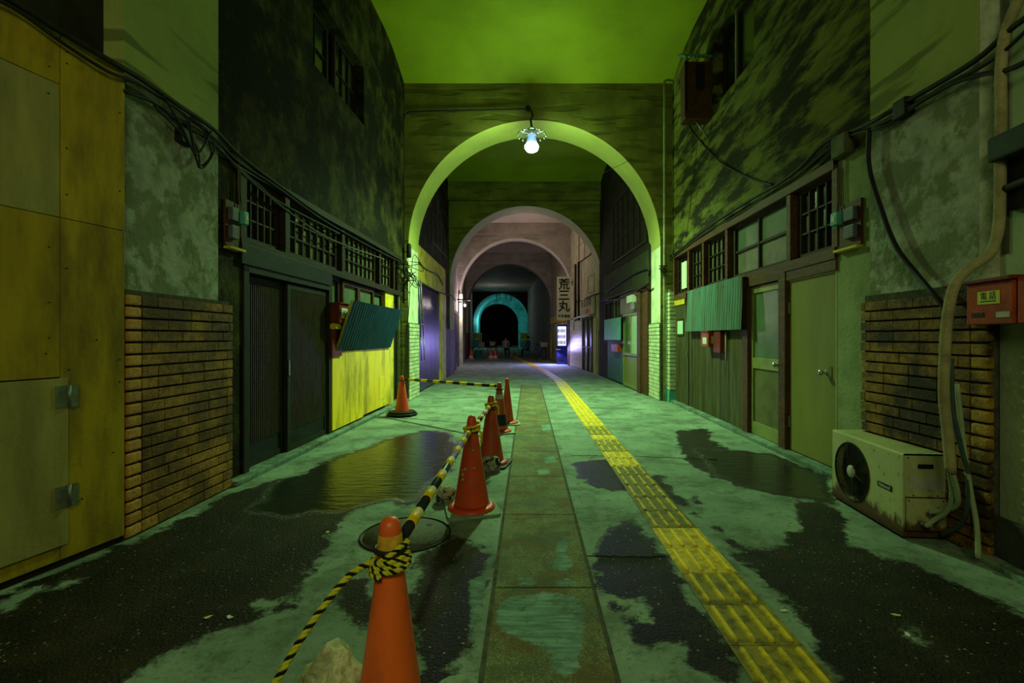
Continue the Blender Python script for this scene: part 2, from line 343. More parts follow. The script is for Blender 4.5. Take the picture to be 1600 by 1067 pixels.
def tact_mat(name, a, b, dirt):
    t = NT(name)
    col = t.mix(t.ramp(t.noise(9, 6), .35, .7), a, b)
    col = t.mix(t.math('MULTIPLY', t.ramp(t.noise(14, 8, None, .7), .46, .60), dirt), col, (.07,.055,.015))
    t.bump(t.noise(120, 3), .3, .004); return t.out(col, .6, 0, .25)
m_tact_nb = tact_mat('clean_tactile_groove', (.75,.50,.02), (.5,.34,.015), .5)
m_tact_wb = tact_mat('worn_tactile_groove', (.20,.15,.02), (.12,.09,.015), .9)
m_tact_mb = tact_mat('dusty_tactile_groove', (.32,.25,.02), (.20,.15,.015), .8)
m_tact_n = tact_mat('clean_yellow_tactile', (1.0,.68,.02), (.85,.57,.02), .25)
m_tact_w = tact_mat('worn_yellow_tactile', (.72,.50,.02), (.5,.34,.02), .6)
m_tact_m = tact_mat('dusty_yellow_tactile', (.80,.56,.02), (.6,.42,.02), .5)

# ------------------------------------------------------------------ floor
def polys(lst): return [[fl(*p)[:2] for p in P] for P in lst]
WET = polys([
 [(-400,960),(-100,960),(0,935),(60,900),(110,885),(200,850),(300,806),(360,770),(420,752),(470,742),(500,722),(560,702),(610,684),(660,672),(705,674),(722,700),(708,735),(672,758),(660,790),(600,786),(548,798),(535,815),(512,845),(500,880),(470,900),(455,948),(400,965),(375,980),(310,1003),(255,1030),(190,1067),(100,1150),(-400,1150)],
 [(662,858),(700,838),(742,843),(766,868),(760,900),(748,950),(728,1010),(700,1090),(670,1090),(645,1000),(640,920)],
 [(893,722),(950,718),(985,733),(995,768),(950,768),(905,748)],
 [(955,822),(990,812),(1030,850),(1062,905),(1108,975),(1145,1010),(1160,1090),(1110,1060),(1050,1005),(1010,1015),(975,978),(950,942),(935,920),(925,865),(945,845)],
 [(1052,672),(1108,670),(1115,690),(1142,703),(1205,708),(1290,742),(1310,790),(1240,778),(1180,768),(1130,752),(1100,738),(1075,725),(1060,700)],
 [(1085,775),(1110,815),(1130,838),(1160,852),(1212,858),(1232,832),(1252,822),(1240,780),(1290,785),(1322,812),(1312,850),(1380,868),(1430,875),(1480,903),(1530,930),(1600,962),(1760,1010),(1760,1150),(1360,1150),(1245,960),(1165,880),(1105,810)],
 [(1000,745),(1030,742),(1075,790),(1100,812),(1080,800),(1040,775)],
 [(520,905),(570,905),(590,955),(572,990),(530,960)]])
DRY = polys([[(65,926),(95,905),(128,902),(100,922)],[(395,945),(410,940),(418,948),(400,955)],[(0,945),(60,915),(70,920),(0,965)],
 [(790,1040),(860,1020),(945,1050),(960,1120),(760,1120)],[(1400,982),(1425,985),(1440,1003),(1412,995)],[(945,930),(1000,935),(1010,970),(970,960)]])
POOL = polys([[(380,800),(440,745),(500,722),(560,702),(610,684),(660,672),(705,674),(722,700),(708,735),(672,758),(655,785),(600,784),(540,798),(450,810)],
 [(1085,700),(1142,703),(1205,708),(1290,742),(1305,785),(1240,778),(1180,768),(1110,740)]])
PATCH = polys([[(776,955),(792,935),(850,927),(900,934),(914,958),(910,1010),(905,1050),(880,1064),(865,1050),(860,1022),(830,1006),(790,992),(772,975)],
 [(870,846),(880,842),(887,848),(884,866),(896,882),(886,894),(860,890),(872,872)],[(812,905),(824,903),(838,915),(808,917)],[(864,909),(890,904),(912,917),(866,918)],
 [(846,664),(862,663),(865,672),(848,674)],[(848,716),(866,714),(872,722),(852,725)],[(840,735),(856,733),(860,741),(842,743)]])
PATCH2 = polys([[(735,905),(752,900),(765,868),(772,870),(758,910),(745,975),(735,985)]])
def sdist(P, poly):
    poly = np.array(poly); a = poly; b = np.roll(poly, -1, 0); d = np.full(len(P), 1e9); inside = np.zeros(len(P), bool)
    for p, q in zip(a, b):
        e = q-p; t = np.clip(((P-p)@e)/max(e@e, 1e-9), 0, 1); d = np.minimum(d, np.hypot(*(P-p-t[:,None]*e).T))
        c = ((p[1] > P[:,1]) != (q[1] > P[:,1])) & (P[:,0] < (q[0]-p[0])*(P[:,1]-p[1])/((q[1]-p[1]) or 1e-9)+p[0]); inside ^= c
    return np.where(inside, d, -d)
def field(P, lst, cl):
    return np.clip(np.max([sdist(P, p) for p in lst], 0), -cl, cl)
def set_attrs(me, off=(0,0)):
    n = len(me.vertices); co = np.empty(n*3, np.float32); me.vertices.foreach_get('co', co); P = co.reshape(-1, 3)[:, :2].astype(float)+np.array(off)
    wet = np.minimum(field(P, WET, .3), -field(P, DRY, .3))
    wet = np.where(P[:,1] > 10, -.3, wet)
    for nm, v in (('wet', wet), ('pool', field(P, POOL, .3)), ('patch', field(P, PATCH+PATCH2, .1))):
        a = me.attributes.new(nm, 'FLOAT', 'POINT'); a.data.foreach_set('value', v.astype(np.float32))
xs = np.concatenate([np.linspace(-9, -2.8, 6), np.arange(-2.7, 2.95, .03), np.linspace(3.2, 5, 3)])
ys = np.concatenate([np.linspace(-5, .6, 8), np.arange(.8, 10.2, .03), np.arange(10.5, 80, 1.0)])
gx, gy = np.meshgrid(xs, ys); nx, ny = len(xs), len(ys)
V = np.stack([gx.ravel(), gy.ravel(), np.zeros(nx*ny)], 1)
i = (np.arange(ny-1)[:,None]*nx+np.arange(nx-1)).ravel()
F = np.stack([i, i+1, i+nx+1, i+nx], 1)
me = bpy.data.meshes.new('floor'); me.from_pydata(V.tolist(), [], F.tolist()); me.materials.append(m_floor); set_attrs(me)
floor = bpy.data.objects.new('floor', me); C.objects.link(floor); struct(floor); floor['_o'] = (0,0,0)
# aggregate paving slabs down the middle
Yj = [.6, 1.45, 2.40, 3.39, 4.32, 5.27, 6.22, 7.17, 8.12, 9.07, 10.0, 10.95, 11.9, 12.6]
for a, b in zip(Yj, Yj[1:]):
    nx, ny = 18, max(4, int((b-a)/.03)); g = .006
    vs_ = [(-.165+g+(.485-2*g)*ix/nx, a+g+(b-a-2*g)*iy/ny, .006) for iy in range(ny+1) for ix in range(nx+1)]
    fs = [(iy*(nx+1)+ix, iy*(nx+1)+ix+1, (iy+1)*(nx+1)+ix+1, (iy+1)*(nx+1)+ix) for iy in range(ny) for ix in range(nx)]
    s = len(vs_); c = [0, nx, (ny+1)*(nx+1)-1, ny*(nx+1)]
    vs_ += [(vs_[k][0], vs_[k][1], -.02) for k in c]
    fs += [(c[0], s, s+1, c[1]), (c[1], s+1, s+2, c[2]), (c[2], s+2, s+3, c[3]), (c[3], s+3, s, c[0])]
    me = bpy.data.meshes.new('paving_slab'); me.from_pydata(vs_, [], fs); me.materials.append(m_slab); set_attrs(me)
    o = bpy.data.objects.new('paving_slab', me); C.objects.link(o); o.parent = floor
# dark joint bed under the slabs
MB().box(-.18, .335, .6, 12.62, -.01, .002).build('joint_bed', m_mortar, floor)
# tactile tiles
def tact_mesh(m):
    b = MB(); b.box(-.149, .149, -.148, .148, 0, .006, .002); b.mi = 1
    for x in (-.112, -.0375, .0375, .112):
        pts = [(x+.0135*math.cos(t)*1.0, (.118 if math.sin(t) >= 0 else -.118)+.0135*math.sin(t)) for t in [math.pi*2*(k+.5)/12 for k in range(12)]]
        top = [(x+(p[0]-x)*.68, p[1]*.97, .0145) for p in pts]; bot = [(p[0], p[1], .005) for p in pts]
        tv = [b.bm.verts.new(p) for p in top]; bv = [b.bm.verts.new(p) for p in bot]; b.bm.faces.new(tv).material_index = 1
        for k in range(12): b.bm.faces.new((bv[k], bv[(k+1)%12], tv[(k+1)%12], tv[k])).material_index = 1
    o = b.build('tactile_tile', m); me = o.data; bpy.data.objects.remove(o); return me
TM = {k: tact_mesh(m) for k, m in (('n', [m_tact_nb, m_tact_n]), ('w', [m_tact_wb, m_tact_w]), ('m', [m_tact_mb, m_tact_m]))}
path = [Vector((.962,.6)), Vector((.90,13.7)), Vector((.62,17.5)), Vector((.0,23.5)), Vector((-1.2,33))]
d = 0; pos = path[0].copy(); seg = 0; k = 0; yt = 1.31-.6
Yk = .6+.11
while seg < len(path)-1:
    dirv = (path[seg+1]-path[seg]).normalized()
    if (pos-path[seg]).length >= (path[seg+1]-path[seg]).length: seg += 1; continue
    Y = pos.y
    kind = 'n' if (2.42 < Y < 3.12 or 7.1 < Y < 13.7 or 4.75 < Y < 5.0 or 5.7 < Y < 6.0) else ('w' if (3.12 <= Y < 4.75) else 'm')
    if Y > 5 and kind == 'm' and k % 3 == 0: kind = 'n'
    inst(TM[kind], 'tactile_tile', floor, Matrix.Translation((pos.x, pos.y, 0))@Matrix.Rotation(math.atan2(dirv.y, dirv.x)-math.pi/2, 4, 'Z'))
    pos = pos+dirv*.3; k += 1
for pa, pb in (((560,648),(742,662)), ((893,712),(968,712)), ((992,713),(1120,718)), ((918,869),(1040,870)), ((660,622),(830,622)), ((1010,640),(870,636))):
    A_, B_ = fl(*pa), fl(*pb); pts = [A_.lerp(B_, k/14)+Vector((0, random.uniform(-.012,.012), .0005)) for k in range(15)]; b = MB(); b.tube(pts, .004, 5); b.build('floor_joint', m_black, floor)
# manhole cover
mc = fl(634, 835)
mh = empty('manhole_cover', (mc.x, mc.y, 0), 'round iron manhole cover set in the concrete behind the orange cone', 'manhole cover')
MB().lathe([(.0,.001),(.255,.001),(.258,.008),(.0,.008)], (mc.x, mc.y, 0), 48, cap=False).build('cover', m_iron, mh)
b = MB(); b.torus((mc.x, mc.y, .004), .275, .007, seg=48); b.build('rim', m_black, mh)
for dx, dy in ((-.17,-.04), (.12,.14)):
    MB().lathe([(.022,.008),(.020,.0095)], (mc.x+dx, mc.y+dy, 0), 12).build('lifting_hole', m_black, mh)

# ------------------------------------------------------------------ room shell
WL = Wall(-2.50, 4.4, -2.42, 9.5, 1); WR = Wall(2.76, 4.36, 2.82, 9.5, -1)
PL = Wall(-2.485, 2.98, -2.485, 3.9, 1); PLB = Wall(-2.445, 2.97, -2.445, 4.03, 1)
PR = Wall(2.58, 2.75, 2.58, 3.665, -1); PRB = Wall(2.55, 2.7, 2.55, 3.73, -1)
HL = Wall(-2.57, 2.37, -2.445, 2.96, 1); R0 = Wall(2.60, 2.5, 2.63, 2.81, -1)
W2L = Wall(-2.44, 10.33, -2.56, 15.7, 1); W2R = Wall(2.57, 10.4, 2.32, 15.7, -1)
W3L = Wall(-2.60, 16.6, -3.05, 21.2, 1); W3R = Wall(2.36, 16.6, 1.87, 21.2, -1)
W4L = Wall(-3.05, 21.9, -3.6, 28.2, 1); W4R = Wall(1.87, 22, 1.36, 28.2, -1)
W5L = Wall(-3.6, 28.8, -5.7, 50, 1); W5R = Wall(1.36, 28.8, -.05, 50, -1)
ZC = 6.5
# upper side walls of the first bay with the recessed upper windows
def wall_open(name, W, Y0, Y1, z0, z1, holes, m, t=.35):
    b = MB(); ys_ = sorted({Y0, Y1}|{h[0] for h in holes}|{h[1] for h in holes})
    for a, c in zip(ys_, ys_[1:]):
        hs = [h for h in holes if h[0] <= a and h[1] >= c]; z = z0
        for h in sorted(hs, key=lambda q: q[2]):
            b.wbox(W, a, c, -t, 0, z, h[2]); z = h[3]
        if z < z1: b.wbox(W, a, c, -t, 0, z, z1)
    bmesh.ops.remove_doubles(b.bm, verts=b.bm.verts, dist=1e-4)
    return struct(b.build(name, m))
WUL = (5.62, 7.28, 4.41, 5.28); WUR = (5.98, 7.32, 4.68, 5.70)
wl = wall_open('wall_left', WL, 3.85, 9.5, 2.74, ZC+.1, [WUL], m_plaster_l)
wr = wall_open('wall_right', WR, 3.5, 9.5, 2.80, ZC+.1, [WUR], m_plaster_r)
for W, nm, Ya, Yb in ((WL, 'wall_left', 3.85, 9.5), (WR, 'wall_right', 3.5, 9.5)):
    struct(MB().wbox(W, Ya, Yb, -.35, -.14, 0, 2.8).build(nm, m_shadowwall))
# door-side plaster strips beside the pilasters
struct(MB().wbox(WL, 3.85, WL.Y(378), -.14, .0, 0, 2.74).build('wall_left', m_plaster_l))
struct(MB().wbox(WR, 3.5, WR.Y(1309), -.14, .0, 0, 2.80).build('wall_right', mat('grey_green_plaster', (.30,.33,.17), (.22,.25,.13), 4, .8, .4, 30, .4, (.08,.08,.04), 2, .5, .7)))
# pilasters
struct(MB().box(-3.0, -2.485, 2.98, 3.9, 0, 2.88).build('wall_left_pilaster', m_peel))
struct(MB().box(-3.0, -2.48, 2.985, 3.895, 2.88, ZC).build('wall_left_pilaster', m_painted))
struct(MB().box(2.58, 3.2, 2.78, 3.665, 0, 2.84).build('wall_right_pilaster', m_peel))
struct(MB().box(2.575, 3.2, 2.785, 3.66, 2.84, ZC).build('wall_right_pilaster', m_painted))
b = MB(); b.prism([(2.58,2.78,1.5),(2.60,2.70,1.5),(3.2,2.70,1.5),(3.2,2.78,1.5)], (0,0,ZC-1.5)); struct(b.build('wall_right_pilaster_corner', mat('bare_pale_concrete', (.62,.62,.55), (.45,.45,.36), 10, .8, .6, 30, .4, (.2,.2,.1), 5)))
# near walls beside the camera
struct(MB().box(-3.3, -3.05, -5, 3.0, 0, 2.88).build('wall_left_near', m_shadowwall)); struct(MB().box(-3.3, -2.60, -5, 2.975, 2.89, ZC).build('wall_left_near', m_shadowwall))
m_nearplaster = mat('pale_green_plaster', (.38,.44,.30), (.30,.35,.23), 3, .8, .3, 30, .4, (.13,.14,.08), 1.5, .5, .72)
struct(MB().wbox(R0, -5, 2.70, -.5, 0, 0, ZC).build('wall_right_near', m_nearplaster))
struct(MB().wbox(R0, -5, 2.80, 0, .03, .0, .25, .004).build('baseboard_right', mat('dark_skirting', (.04,.045,.04), (.07,.075,.06), 5, .6, .3)))
struct(MB().wbox(R0, -5, 2.80, .03, .12, .0, .03, .004).build('trim_1', m_floor))
# kerb ledges under the shopfronts
struct(MB().wbox(WL, 4.03, 9.5, -.14, .10, .0, .045, .008).build('trim_2', m_floor))
struct(MB().wbox(WR, 3.73, 9.3, -.14, .10, .0, .045, .008).build('trim_3', m_floor))

# bricks
def brick_mesh(L, m, h=.062, d=.034, rnd=0):
    b = MB(); b.box(0, L, 0, d, 0, h, .0035 if not rnd else .012); o = b.build('brick', m); me = o.data; bpy.data.objects.remove(o)
    for p in me.polygons: p.use_smooth = False
    return me
def brick_face(parent, P0, dirv, n, L, z0, rows, m, mc=None, corner=0, half=.0, bl=.227, rh=.0752, d=.034, h=.062):
    """rows of bricks on a vertical face; P0 start (x,y), dirv along, n outward"""
    full = brick_mesh(bl-.005, m, h, d); cor = brick_mesh(.11, mc or m, h, d+.004, 1) if corner else None
    dv = Vector((*dirv, 0)).normalized(); nv = Vector((*n, 0)).normalized()
    R = Matrix(((dv.x, nv.x, 0, 0), (dv.y, nv.y, 0, 0), (0, 0, 1, 0), (0, 0, 0, 1)))
    for r in range(rows):
        z = z0+r*rh; x = 0
        if corner: inst(cor, 'brick', parent, Matrix.Translation(Vector((P0[0], P0[1], z))+nv*random.uniform(-.001,.001))@R); x = .12
        first = random.choice([.35, .6, .85, 1.0])*bl
        while x < L-.02:
            l = min(first if first else bl, L-x); first = 0
            if l > .03:
                inst(full, 'brick', parent, Matrix.Translation(Vector((P0[0], P0[1], z))+dv*x+nv*random.uniform(-.0025,.0015))@R@Matrix.Diagonal(((l-.005)/(bl-.005), 1, 1, 1)))
            x += l
bl_ = struct(MB().box(-2.6, -2.472, 2.98, 4.02, 0, 1.535).build('wall_left_brickwork', m_mortar))
brick_face(bl_, (-2.478, 2.965), (0, 1), (1, 0), 1.065, .012, 20, m_brick, m_brick_o, 1)
br_ = struct(MB().box(2.577, 2.75, 2.71, 3.72, 0, 1.555).build('wall_right_brickwork', m_mortar))
brick_face(br_, (2.583, 2.69), (0, 1), (-1, 0), 1.04, .012, 20, mat('sooty_tile_brick', (.42,.21,.022), (.20,.10,.016), 25, .6, .7, 80, .9, (.015,.011,.007), 2.4, .40, .56, rnd=.5), mat('sooty_corner_brick', (.50,.27,.03), (.3,.16,.02), 25, .6, .7, 80, .9, (.015,.011,.007), 2.2, .46, .56, rnd=.4), 1)

# transverse arch walls
def arch_wall(name, Y0, Y1, cx, R, spring, xl, xr, zt, mats, n=64, lower=1.52):
    b = MB(); A = [(cx-R*math.cos(math.pi*k/n), spring+R*math.sin(math.pi*k/n)) for k in range(n+1)]
    for Y in (Y0, Y1):
        b.mi = 0
        b.face([(xl,Y,0),(cx-R,Y,0),(cx-R,Y,spring),(xl,Y,spring)]); b.face([(cx+R,Y,0),(xr,Y,0),(xr,Y,spring),(cx+R,Y,spring)])
        b.face([(xl,Y,spring),(cx-R,Y,spring),(cx-R,Y,zt),(xl,Y,zt)]); b.face([(cx+R,Y,spring),(xr,Y,spring),(xr,Y,zt),(cx+R,Y,zt)])
        for p, q in zip(A, A[1:]): b.face([(p[0],Y,p[1]),(q[0],Y,q[1]),(q[0],Y,zt),(p[0],Y,zt)])
    b.mi = 1
    for p, q in zip(A, A[1:]):
        f = b.face([(p[0],Y0,p[1]),(q[0],Y0,q[1]),(q[0],Y1,q[1]),(p[0],Y1,p[1])])
    b.mi = 2
    for x in (cx-R, cx+R): b.face([(x,Y0,0),(x,Y1,0),(x,Y1,spring),(x,Y0,spring)])
    b.mi = 0
    for x in (xl, xr): b.face([(x,Y0,0),(x,Y1,0),(x,Y1,zt),(x,Y0,zt)])
    b.face([(xl,Y0,zt),(xr,Y0,zt),(xr,Y1,zt),(xl,Y1,zt)])
    bmesh.ops.remove_doubles(b.bm, verts=b.bm.verts, dist=1e-4)
    return struct(b.build(name, mats))
a1 = arch_wall('wall_arch_first', 9.5, 10.33, .125, 2.46, 3.02, -2.75, 3.05, ZC+.1, [m_arch, m_soffit, m_white])
a2 = arch_wall('wall_arch_second', 15.7, 16.6, -.06, 2.46, 3.02, -2.9, 2.75, ZC+.1, [m_arch, mat('pale_olive_soffit_paint', (.5,.5,.34), (.4,.4,.28), 2, .7, .2), m_cream])  # second arch's soffit is paler and greyer than the first's
a3 = arch_wall('wall_arch_third', 21.2, 21.9, -.52, 2.46, 3.1, -3.4, 2.35, ZC+.1, [m_arch2, mat('cream_soffit_paint', (.7,.62,.5), (.6,.52,.42), 2, .7, .2), m_cream])
a4 = arch_wall('wall_arch_fourth', 28.2, 28.9, -1.08, 2.40, 3.1, -4.1, 1.85, ZC+.1, [m_arch2, m_arch2, m_arch2])
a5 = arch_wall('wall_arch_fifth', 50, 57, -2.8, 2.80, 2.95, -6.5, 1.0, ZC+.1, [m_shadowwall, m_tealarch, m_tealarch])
a6 = arch_wall('wall_arch_sixth', 57.05, 58, -3.55, 2.40, 2.80, -8, 1.5, ZC+.1, [m_tealarch, m_tealarch, m_tealarch])
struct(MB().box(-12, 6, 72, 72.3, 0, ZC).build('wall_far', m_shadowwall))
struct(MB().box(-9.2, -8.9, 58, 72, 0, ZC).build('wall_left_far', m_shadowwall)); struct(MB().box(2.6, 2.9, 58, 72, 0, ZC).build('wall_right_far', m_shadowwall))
struct(MB().box(-2.74, 2.74, 15.52, 15.7, 5.63, ZC).build('trim_4', m_arch))
struct(MB().box(-3.3, 2.3, 21.06, 21.2, 5.72, ZC).build('trim_5', m_arch2))
# whitewashed brick facing low on the first arch's piers
wb = struct(MB().box(-2.345, -2.318, 9.49, 10.34, 0, 1.53).build('wall_arch_brickwork', m_mortar_w))
brick_face(wb, (-2.322, 9.485), (0, 1), (1, 0), .86, .012, 20, m_brick_w, d=.016)
wb2 = struct(MB().box(2.568, 2.60, 9.49, 10.34, 0, 1.53).build('wall_arch_brickwork', m_mortar_w))
brick_face(wb2, (2.572, 9.485), (0, 1), (-1, 0), .86, .012, 20, m_brick_w, d=.016)
wb3 = struct(MB().box(2.71, 2.86, 9.31, 9.49, .22, 2.16).build('wall_right_narrow_brickwork', m_mortar_w))
brick_face(wb3, (2.705, 9.30), (1, 0), (0, -1), .16, .235, 25, m_brick_w, d=.02)
brick_face(wb3, (2.712, 9.30), (0, 1), (-1, 0), .18, .235, 25, m_brick_w, d=.016)
struct(MB().box(2.69, 2.87, 9.28, 9.49, 0, .22, .01).build('baseboard_right_block', m_tealflat))
# ceilings with curved haunches against the arches
def ceiling(Ya, Yb, x0, x1, z, m, drop=.30, ln=1.3, first=True):
    b = MB(); N = 10; pr = []
    if first: pr += [(Ya+ln*k/N, z-drop*(1-math.sin(math.pi/2*k/N))) for k in range(N)]
    else: pr += [(Ya, z)]
    pr += [(Yb-ln*k/N, z-drop*(1-math.sin(math.pi/2*k/N))) for k in range(N, -1, -1)]
    for p, q in zip(pr, pr[1:]):
        f = b.face([(x0,p[0],p[1]),(x1,p[0],p[1]),(x1,q[0],q[1]),(x0,q[0],q[1])]); f.smooth = True
    for p, q in zip(pr, pr[1:]): b.face([(x0,p[0],z+.3),(x1,p[0],z+.3),(x1,q[0],z+.3),(x0,q[0],z+.3)])
    bmesh.ops.remove_doubles(b.bm, verts=b.bm.verts, dist=1e-4)
    return struct(b.build('ceiling', m))
ceiling(-5, 9.5, -3.2, 3.3, ZC, m_ceil, first=False); ceiling(10.33, 15.7, -3, 3, ZC-.05, m_ceil)
ceiling(16.6, 21.2, -3.4, 3, ZC-.05, m_ceil2); ceiling(21.9, 28.2, -4, 2.5, ZC-.05, m_ceil2); ceiling(28.9, 50, -7, 2, 5.95, m_arch2, .05)
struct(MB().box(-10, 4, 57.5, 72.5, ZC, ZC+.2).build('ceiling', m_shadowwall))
# side walls of the farther bays
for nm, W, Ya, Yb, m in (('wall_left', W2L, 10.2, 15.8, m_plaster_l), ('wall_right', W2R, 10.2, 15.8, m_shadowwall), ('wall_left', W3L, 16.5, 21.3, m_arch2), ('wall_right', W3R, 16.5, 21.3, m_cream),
                         ('wall_left', W4L, 21.8, 28.3, m_arch2), ('wall_right', W4R, 21.8, 28.3, m_cream), ('wall_left', W5L, 28.8, 50.1, m_arch2), ('wall_right', W5R, 28.8, 50.1, m_arch2)):
    struct(MB().wbox(W, Ya, Yb, -.4, -.0, 0, ZC).build(nm, m))

# ------------------------------------------------------------------ windows and doors
wn = [0]; dn = [0]
def window(W, Y0, Y1, z0, z1, o, cols, rows, fm, pm, bar=.018, fr=.045, depth=.05, panes=None):
    wn[0] += 1; root = empty('window_%d' % wn[0], W.P((Y0+Y1)/2, o, z0), kind='structure')
    b = MB(); b.wbox(W, Y0, Y1, o-depth, o, z0, z0+fr); b.wbox(W, Y0, Y1, o-depth, o, z1-fr, z1)
    b.wbox(W, Y0, Y0+fr, o-depth, o, z0+fr, z1-fr); b.wbox(W, Y1-fr, Y1, o-depth, o, z0+fr, z1-fr); b.build('window_frame', fm, root)
    ya, yb, za, zb = Y0+fr, Y1-fr, z0+fr, z1-fr
    for c in range(1, cols):
        y = ya+(yb-ya)*c/cols; MB().wbox(W, y-bar/2, y+bar/2, o-.03, o-.004, za, zb).build('mullion', fm, root)
    for r in range(1, rows):
        z = za+(zb-za)*r/rows; MB().wbox(W, ya, yb, o-.028, o-.008, z-bar/2, z+bar/2).build('mullion', fm, root)
    n = 0
    for c in range(cols):
        for r in range(rows):
            m = pm if not panes else panes[n % len(panes)]; n += 1
            MB().wbox(W, ya+(yb-ya)*c/cols, ya+(yb-ya)*(c+1)/cols, o-.040-.004*((c+r) % 2)*.5, o-.034, za+(zb-za)*r/rows, za+(zb-za)*(r+1)/rows).build('pane', m, root)
    return root
def door_root(W, Y, o=0, z=0):
    dn[0] += 1; return empty('door_%d' % dn[0], W.P(Y, o, z), kind='structure')

# ---- left shopfront: lattice sliding doors
def lattice_door(W, Y0, Y1, o, n, handle=None):
    r = door_root(W, (Y0+Y1)/2, o, .05); z0, z1, f = .05, 1.80, .055
    b = MB(); b.wbox(W, Y0, Y0+f, o-.04, o, z0, z1, .003); b.wbox(W, Y1-f, Y1, o-.04, o, z0, z1, .003)
    b.wbox(W, Y0+f, Y1-f, o-.04, o, z1-f, z1); b.wbox(W, Y0+f, Y1-f, o-.04, o, z0, z0+.055); b.build('door_frame', m_greywood, r)
    MB().wbox(W, Y0+f, Y1-f, o-.03, o-.012, z0+.05, z0+.22).build('kick_panel', m_bluewood, r)
    MB().wbox(W, Y0+f, Y1-f, o-.036, o-.028, z0+.22, z1-f).build('pane', m_pane, r)
    for k in range(n):
        y = Y0+f+(Y1-Y0-2*f)*(k+.5)/n; MB().wbox(W, y-.008, y+.008, o-.027, o-.004, z0+.22, z1-f).build('slat', m_slatwood, r)
    for z in (.75, 1.3): MB().wbox(W, Y0+f, Y1-f, o-.03, o-.024, z-.01, z+.01).build('cross_rail', m_slatwood, r)
    if handle: MB().wbox(W, Y0+.012, Y0+.040, o, o+.008, .84, 1.0, .003).build('door_handle', m_steel, r)
Ya, Yb, Yc = WL.Y(386), WL.Y(451), WL.Y(512)
lattice_door(WL, Ya, Yb+.03, -.055, 20); lattice_door(WL, Yb, Yc, -.01, 26, True)
b = MB(); b.wbox(WL, WL.Y(378), Ya, -.14, .02, .045, 1.86); b.wbox(WL, Yc, Yc+.09, -.14, .02, .045, 2.04)
b.wbox(WL, WL.Y(378), Yc, -.14, .02, 1.82, 1.88); struct(b.build('trim_6', m_greywood))
struct(MB().wbox(WL, WL.Y(372), Yc+.03, -.14, .035, 1.88, 2.06, .005).build('trim_7', m_bluewood))
# timber bands of the shopfront
struct(MB().wbox(WL, WL.Y(372), 9.30, -.14, .03, 2.02, 2.10, .004).build('trim_8', m_wood_d))
struct(MB().wbox(WL, WL.Y(360), 9.30, -.14, .03, 2.69, 2.76, .004).build('trim_9', m_wood_d))
for px in (377, 446, 534, 592, 614):
    y = WL.Y(px); struct(MB().wbox(WL, y-.045, y+.045, -.13, .025, 2.10, 2.69, .003).build('trim_10', m_wood_d))
def pw(W, p0, p1, *a, **k):
    return window(W, W.Y(p0), W.Y(p1), *a, **k)
pw(WL, 382, 441, 2.10, 2.69, -.03, 5, 3, m_wood_d, m_pane, panes=[m_pane, m_pane_d, m_pane])
pw(WL, 450, 530, 2.10, 2.69, -.03, 7, 3, m_wood_d, m_pane_l, panes=[m_pane, m_pane_l])
pw(WL, 538, 589, 2.10, 2.69, -.03, 7, 3, m_wood_d, m_pane_l)
pw(WL, 595, 612, 2.10, 2.69, -.03, 3, 3, m_wood_d, m_pane_l)
# small frosted windows over the yellow boards
pw(WL, 514, 535, 1.10, 2.02, -.04, 1, 1, m_wood_d, m_frost)
pw(WL, 538, 563, 1.10, 2.00, -.02, 1, 1, m_wood_b, m_frost)
pw(WL, 563.5, 586, 1.10, 2.00, -.02, 1, 1, m_wood_b, m_frost)
pw(WL, 587, 601, 1.10, 1.98, -.04, 1, 1, m_wood_d, m_frost)
b = MB(); b.wbox(WL, Yc+.09, WL.Y(610), -.14, -.01, 1.0, 1.12); struct(b.build('trim_11', m_wood_d))
struct(MB().wbox(WL, WL.Y(602), WL.Y(615), -.14, .0, .05, 2.02).build('wall_left_end_post', m_yellow2))
# yellow boarded wall below the flap
yp = tag(empty('yellow_board_panel', WL.P(7, .02, .05)), 'bright yellow painted boards with sooty foot beside the lattice doors', 'panel')
Y0, Ym, Y1 = WL.Y(516), WL.Y(565), WL.Y(608)
MB().wbox(WL, Y0, Ym-.004, -.01, .028, .07, 1.09, .002).build('board', m_yellow, yp)
MB().wbox(WL, Ym+.004, Y1, -.01, .022, .09, 1.09, .002).build('board', m_yellow, yp)
MB().wbox(WL, WL.Y(590), WL.Y(600), .022, .027, .22, .60, .001).build('patch_board', m_yellow, yp)
# corrugated sheets: thing with folded sheet geometry
def corrugated(P00, du, dv, n, amp, nrm, m, parent=None, name='sheet', per=.076, sharp=False):
    """P00 corner, du along the wall, dv up the sheet"""
    P00, du, dv, nrm = Vector(P00), Vector(du), Vector(dv), Vector(nrm).normalized(); L = du.length; N = int(L/per*8); b = MB(); A = []
    for k in range(N+1):
        t = k/N; off = nrm*amp*math.cos(t*L/per*2*math.pi); A.append((P00+du*t+off, P00+du*t+dv+off))
    for s in (0, 1):
        va = [(b.bm.verts.new(p-nrm*.0015*s*2), b.bm.verts.new(q-nrm*.0015*s*2)) for p, q in A]
        for x, y in zip(va, va[1:]):
            f = b.bm.faces.new((x[0], y[0], y[1], x[1])); f.smooth = True
    return b.build(name, m, parent)
yA, yB = WL.Y(520.5), 8.42
bf = tag(empty('corrugated_flap', WL.P((yA+yB)/2, .04, 1.07)), 'dark blue corrugated flap tilting outward above the yellow boards', 'awning')
p0 = WL.P(yA, .05, 1.07); p1 = WL.P(yB, .05, 1.07); up = WL.n*.21+Vector((0,0,.64))
corrugated(p0, p1-p0, up, 0, .007, WL.n*.64-Vector((0,0,.21)), m_blue, bf, per=.09)
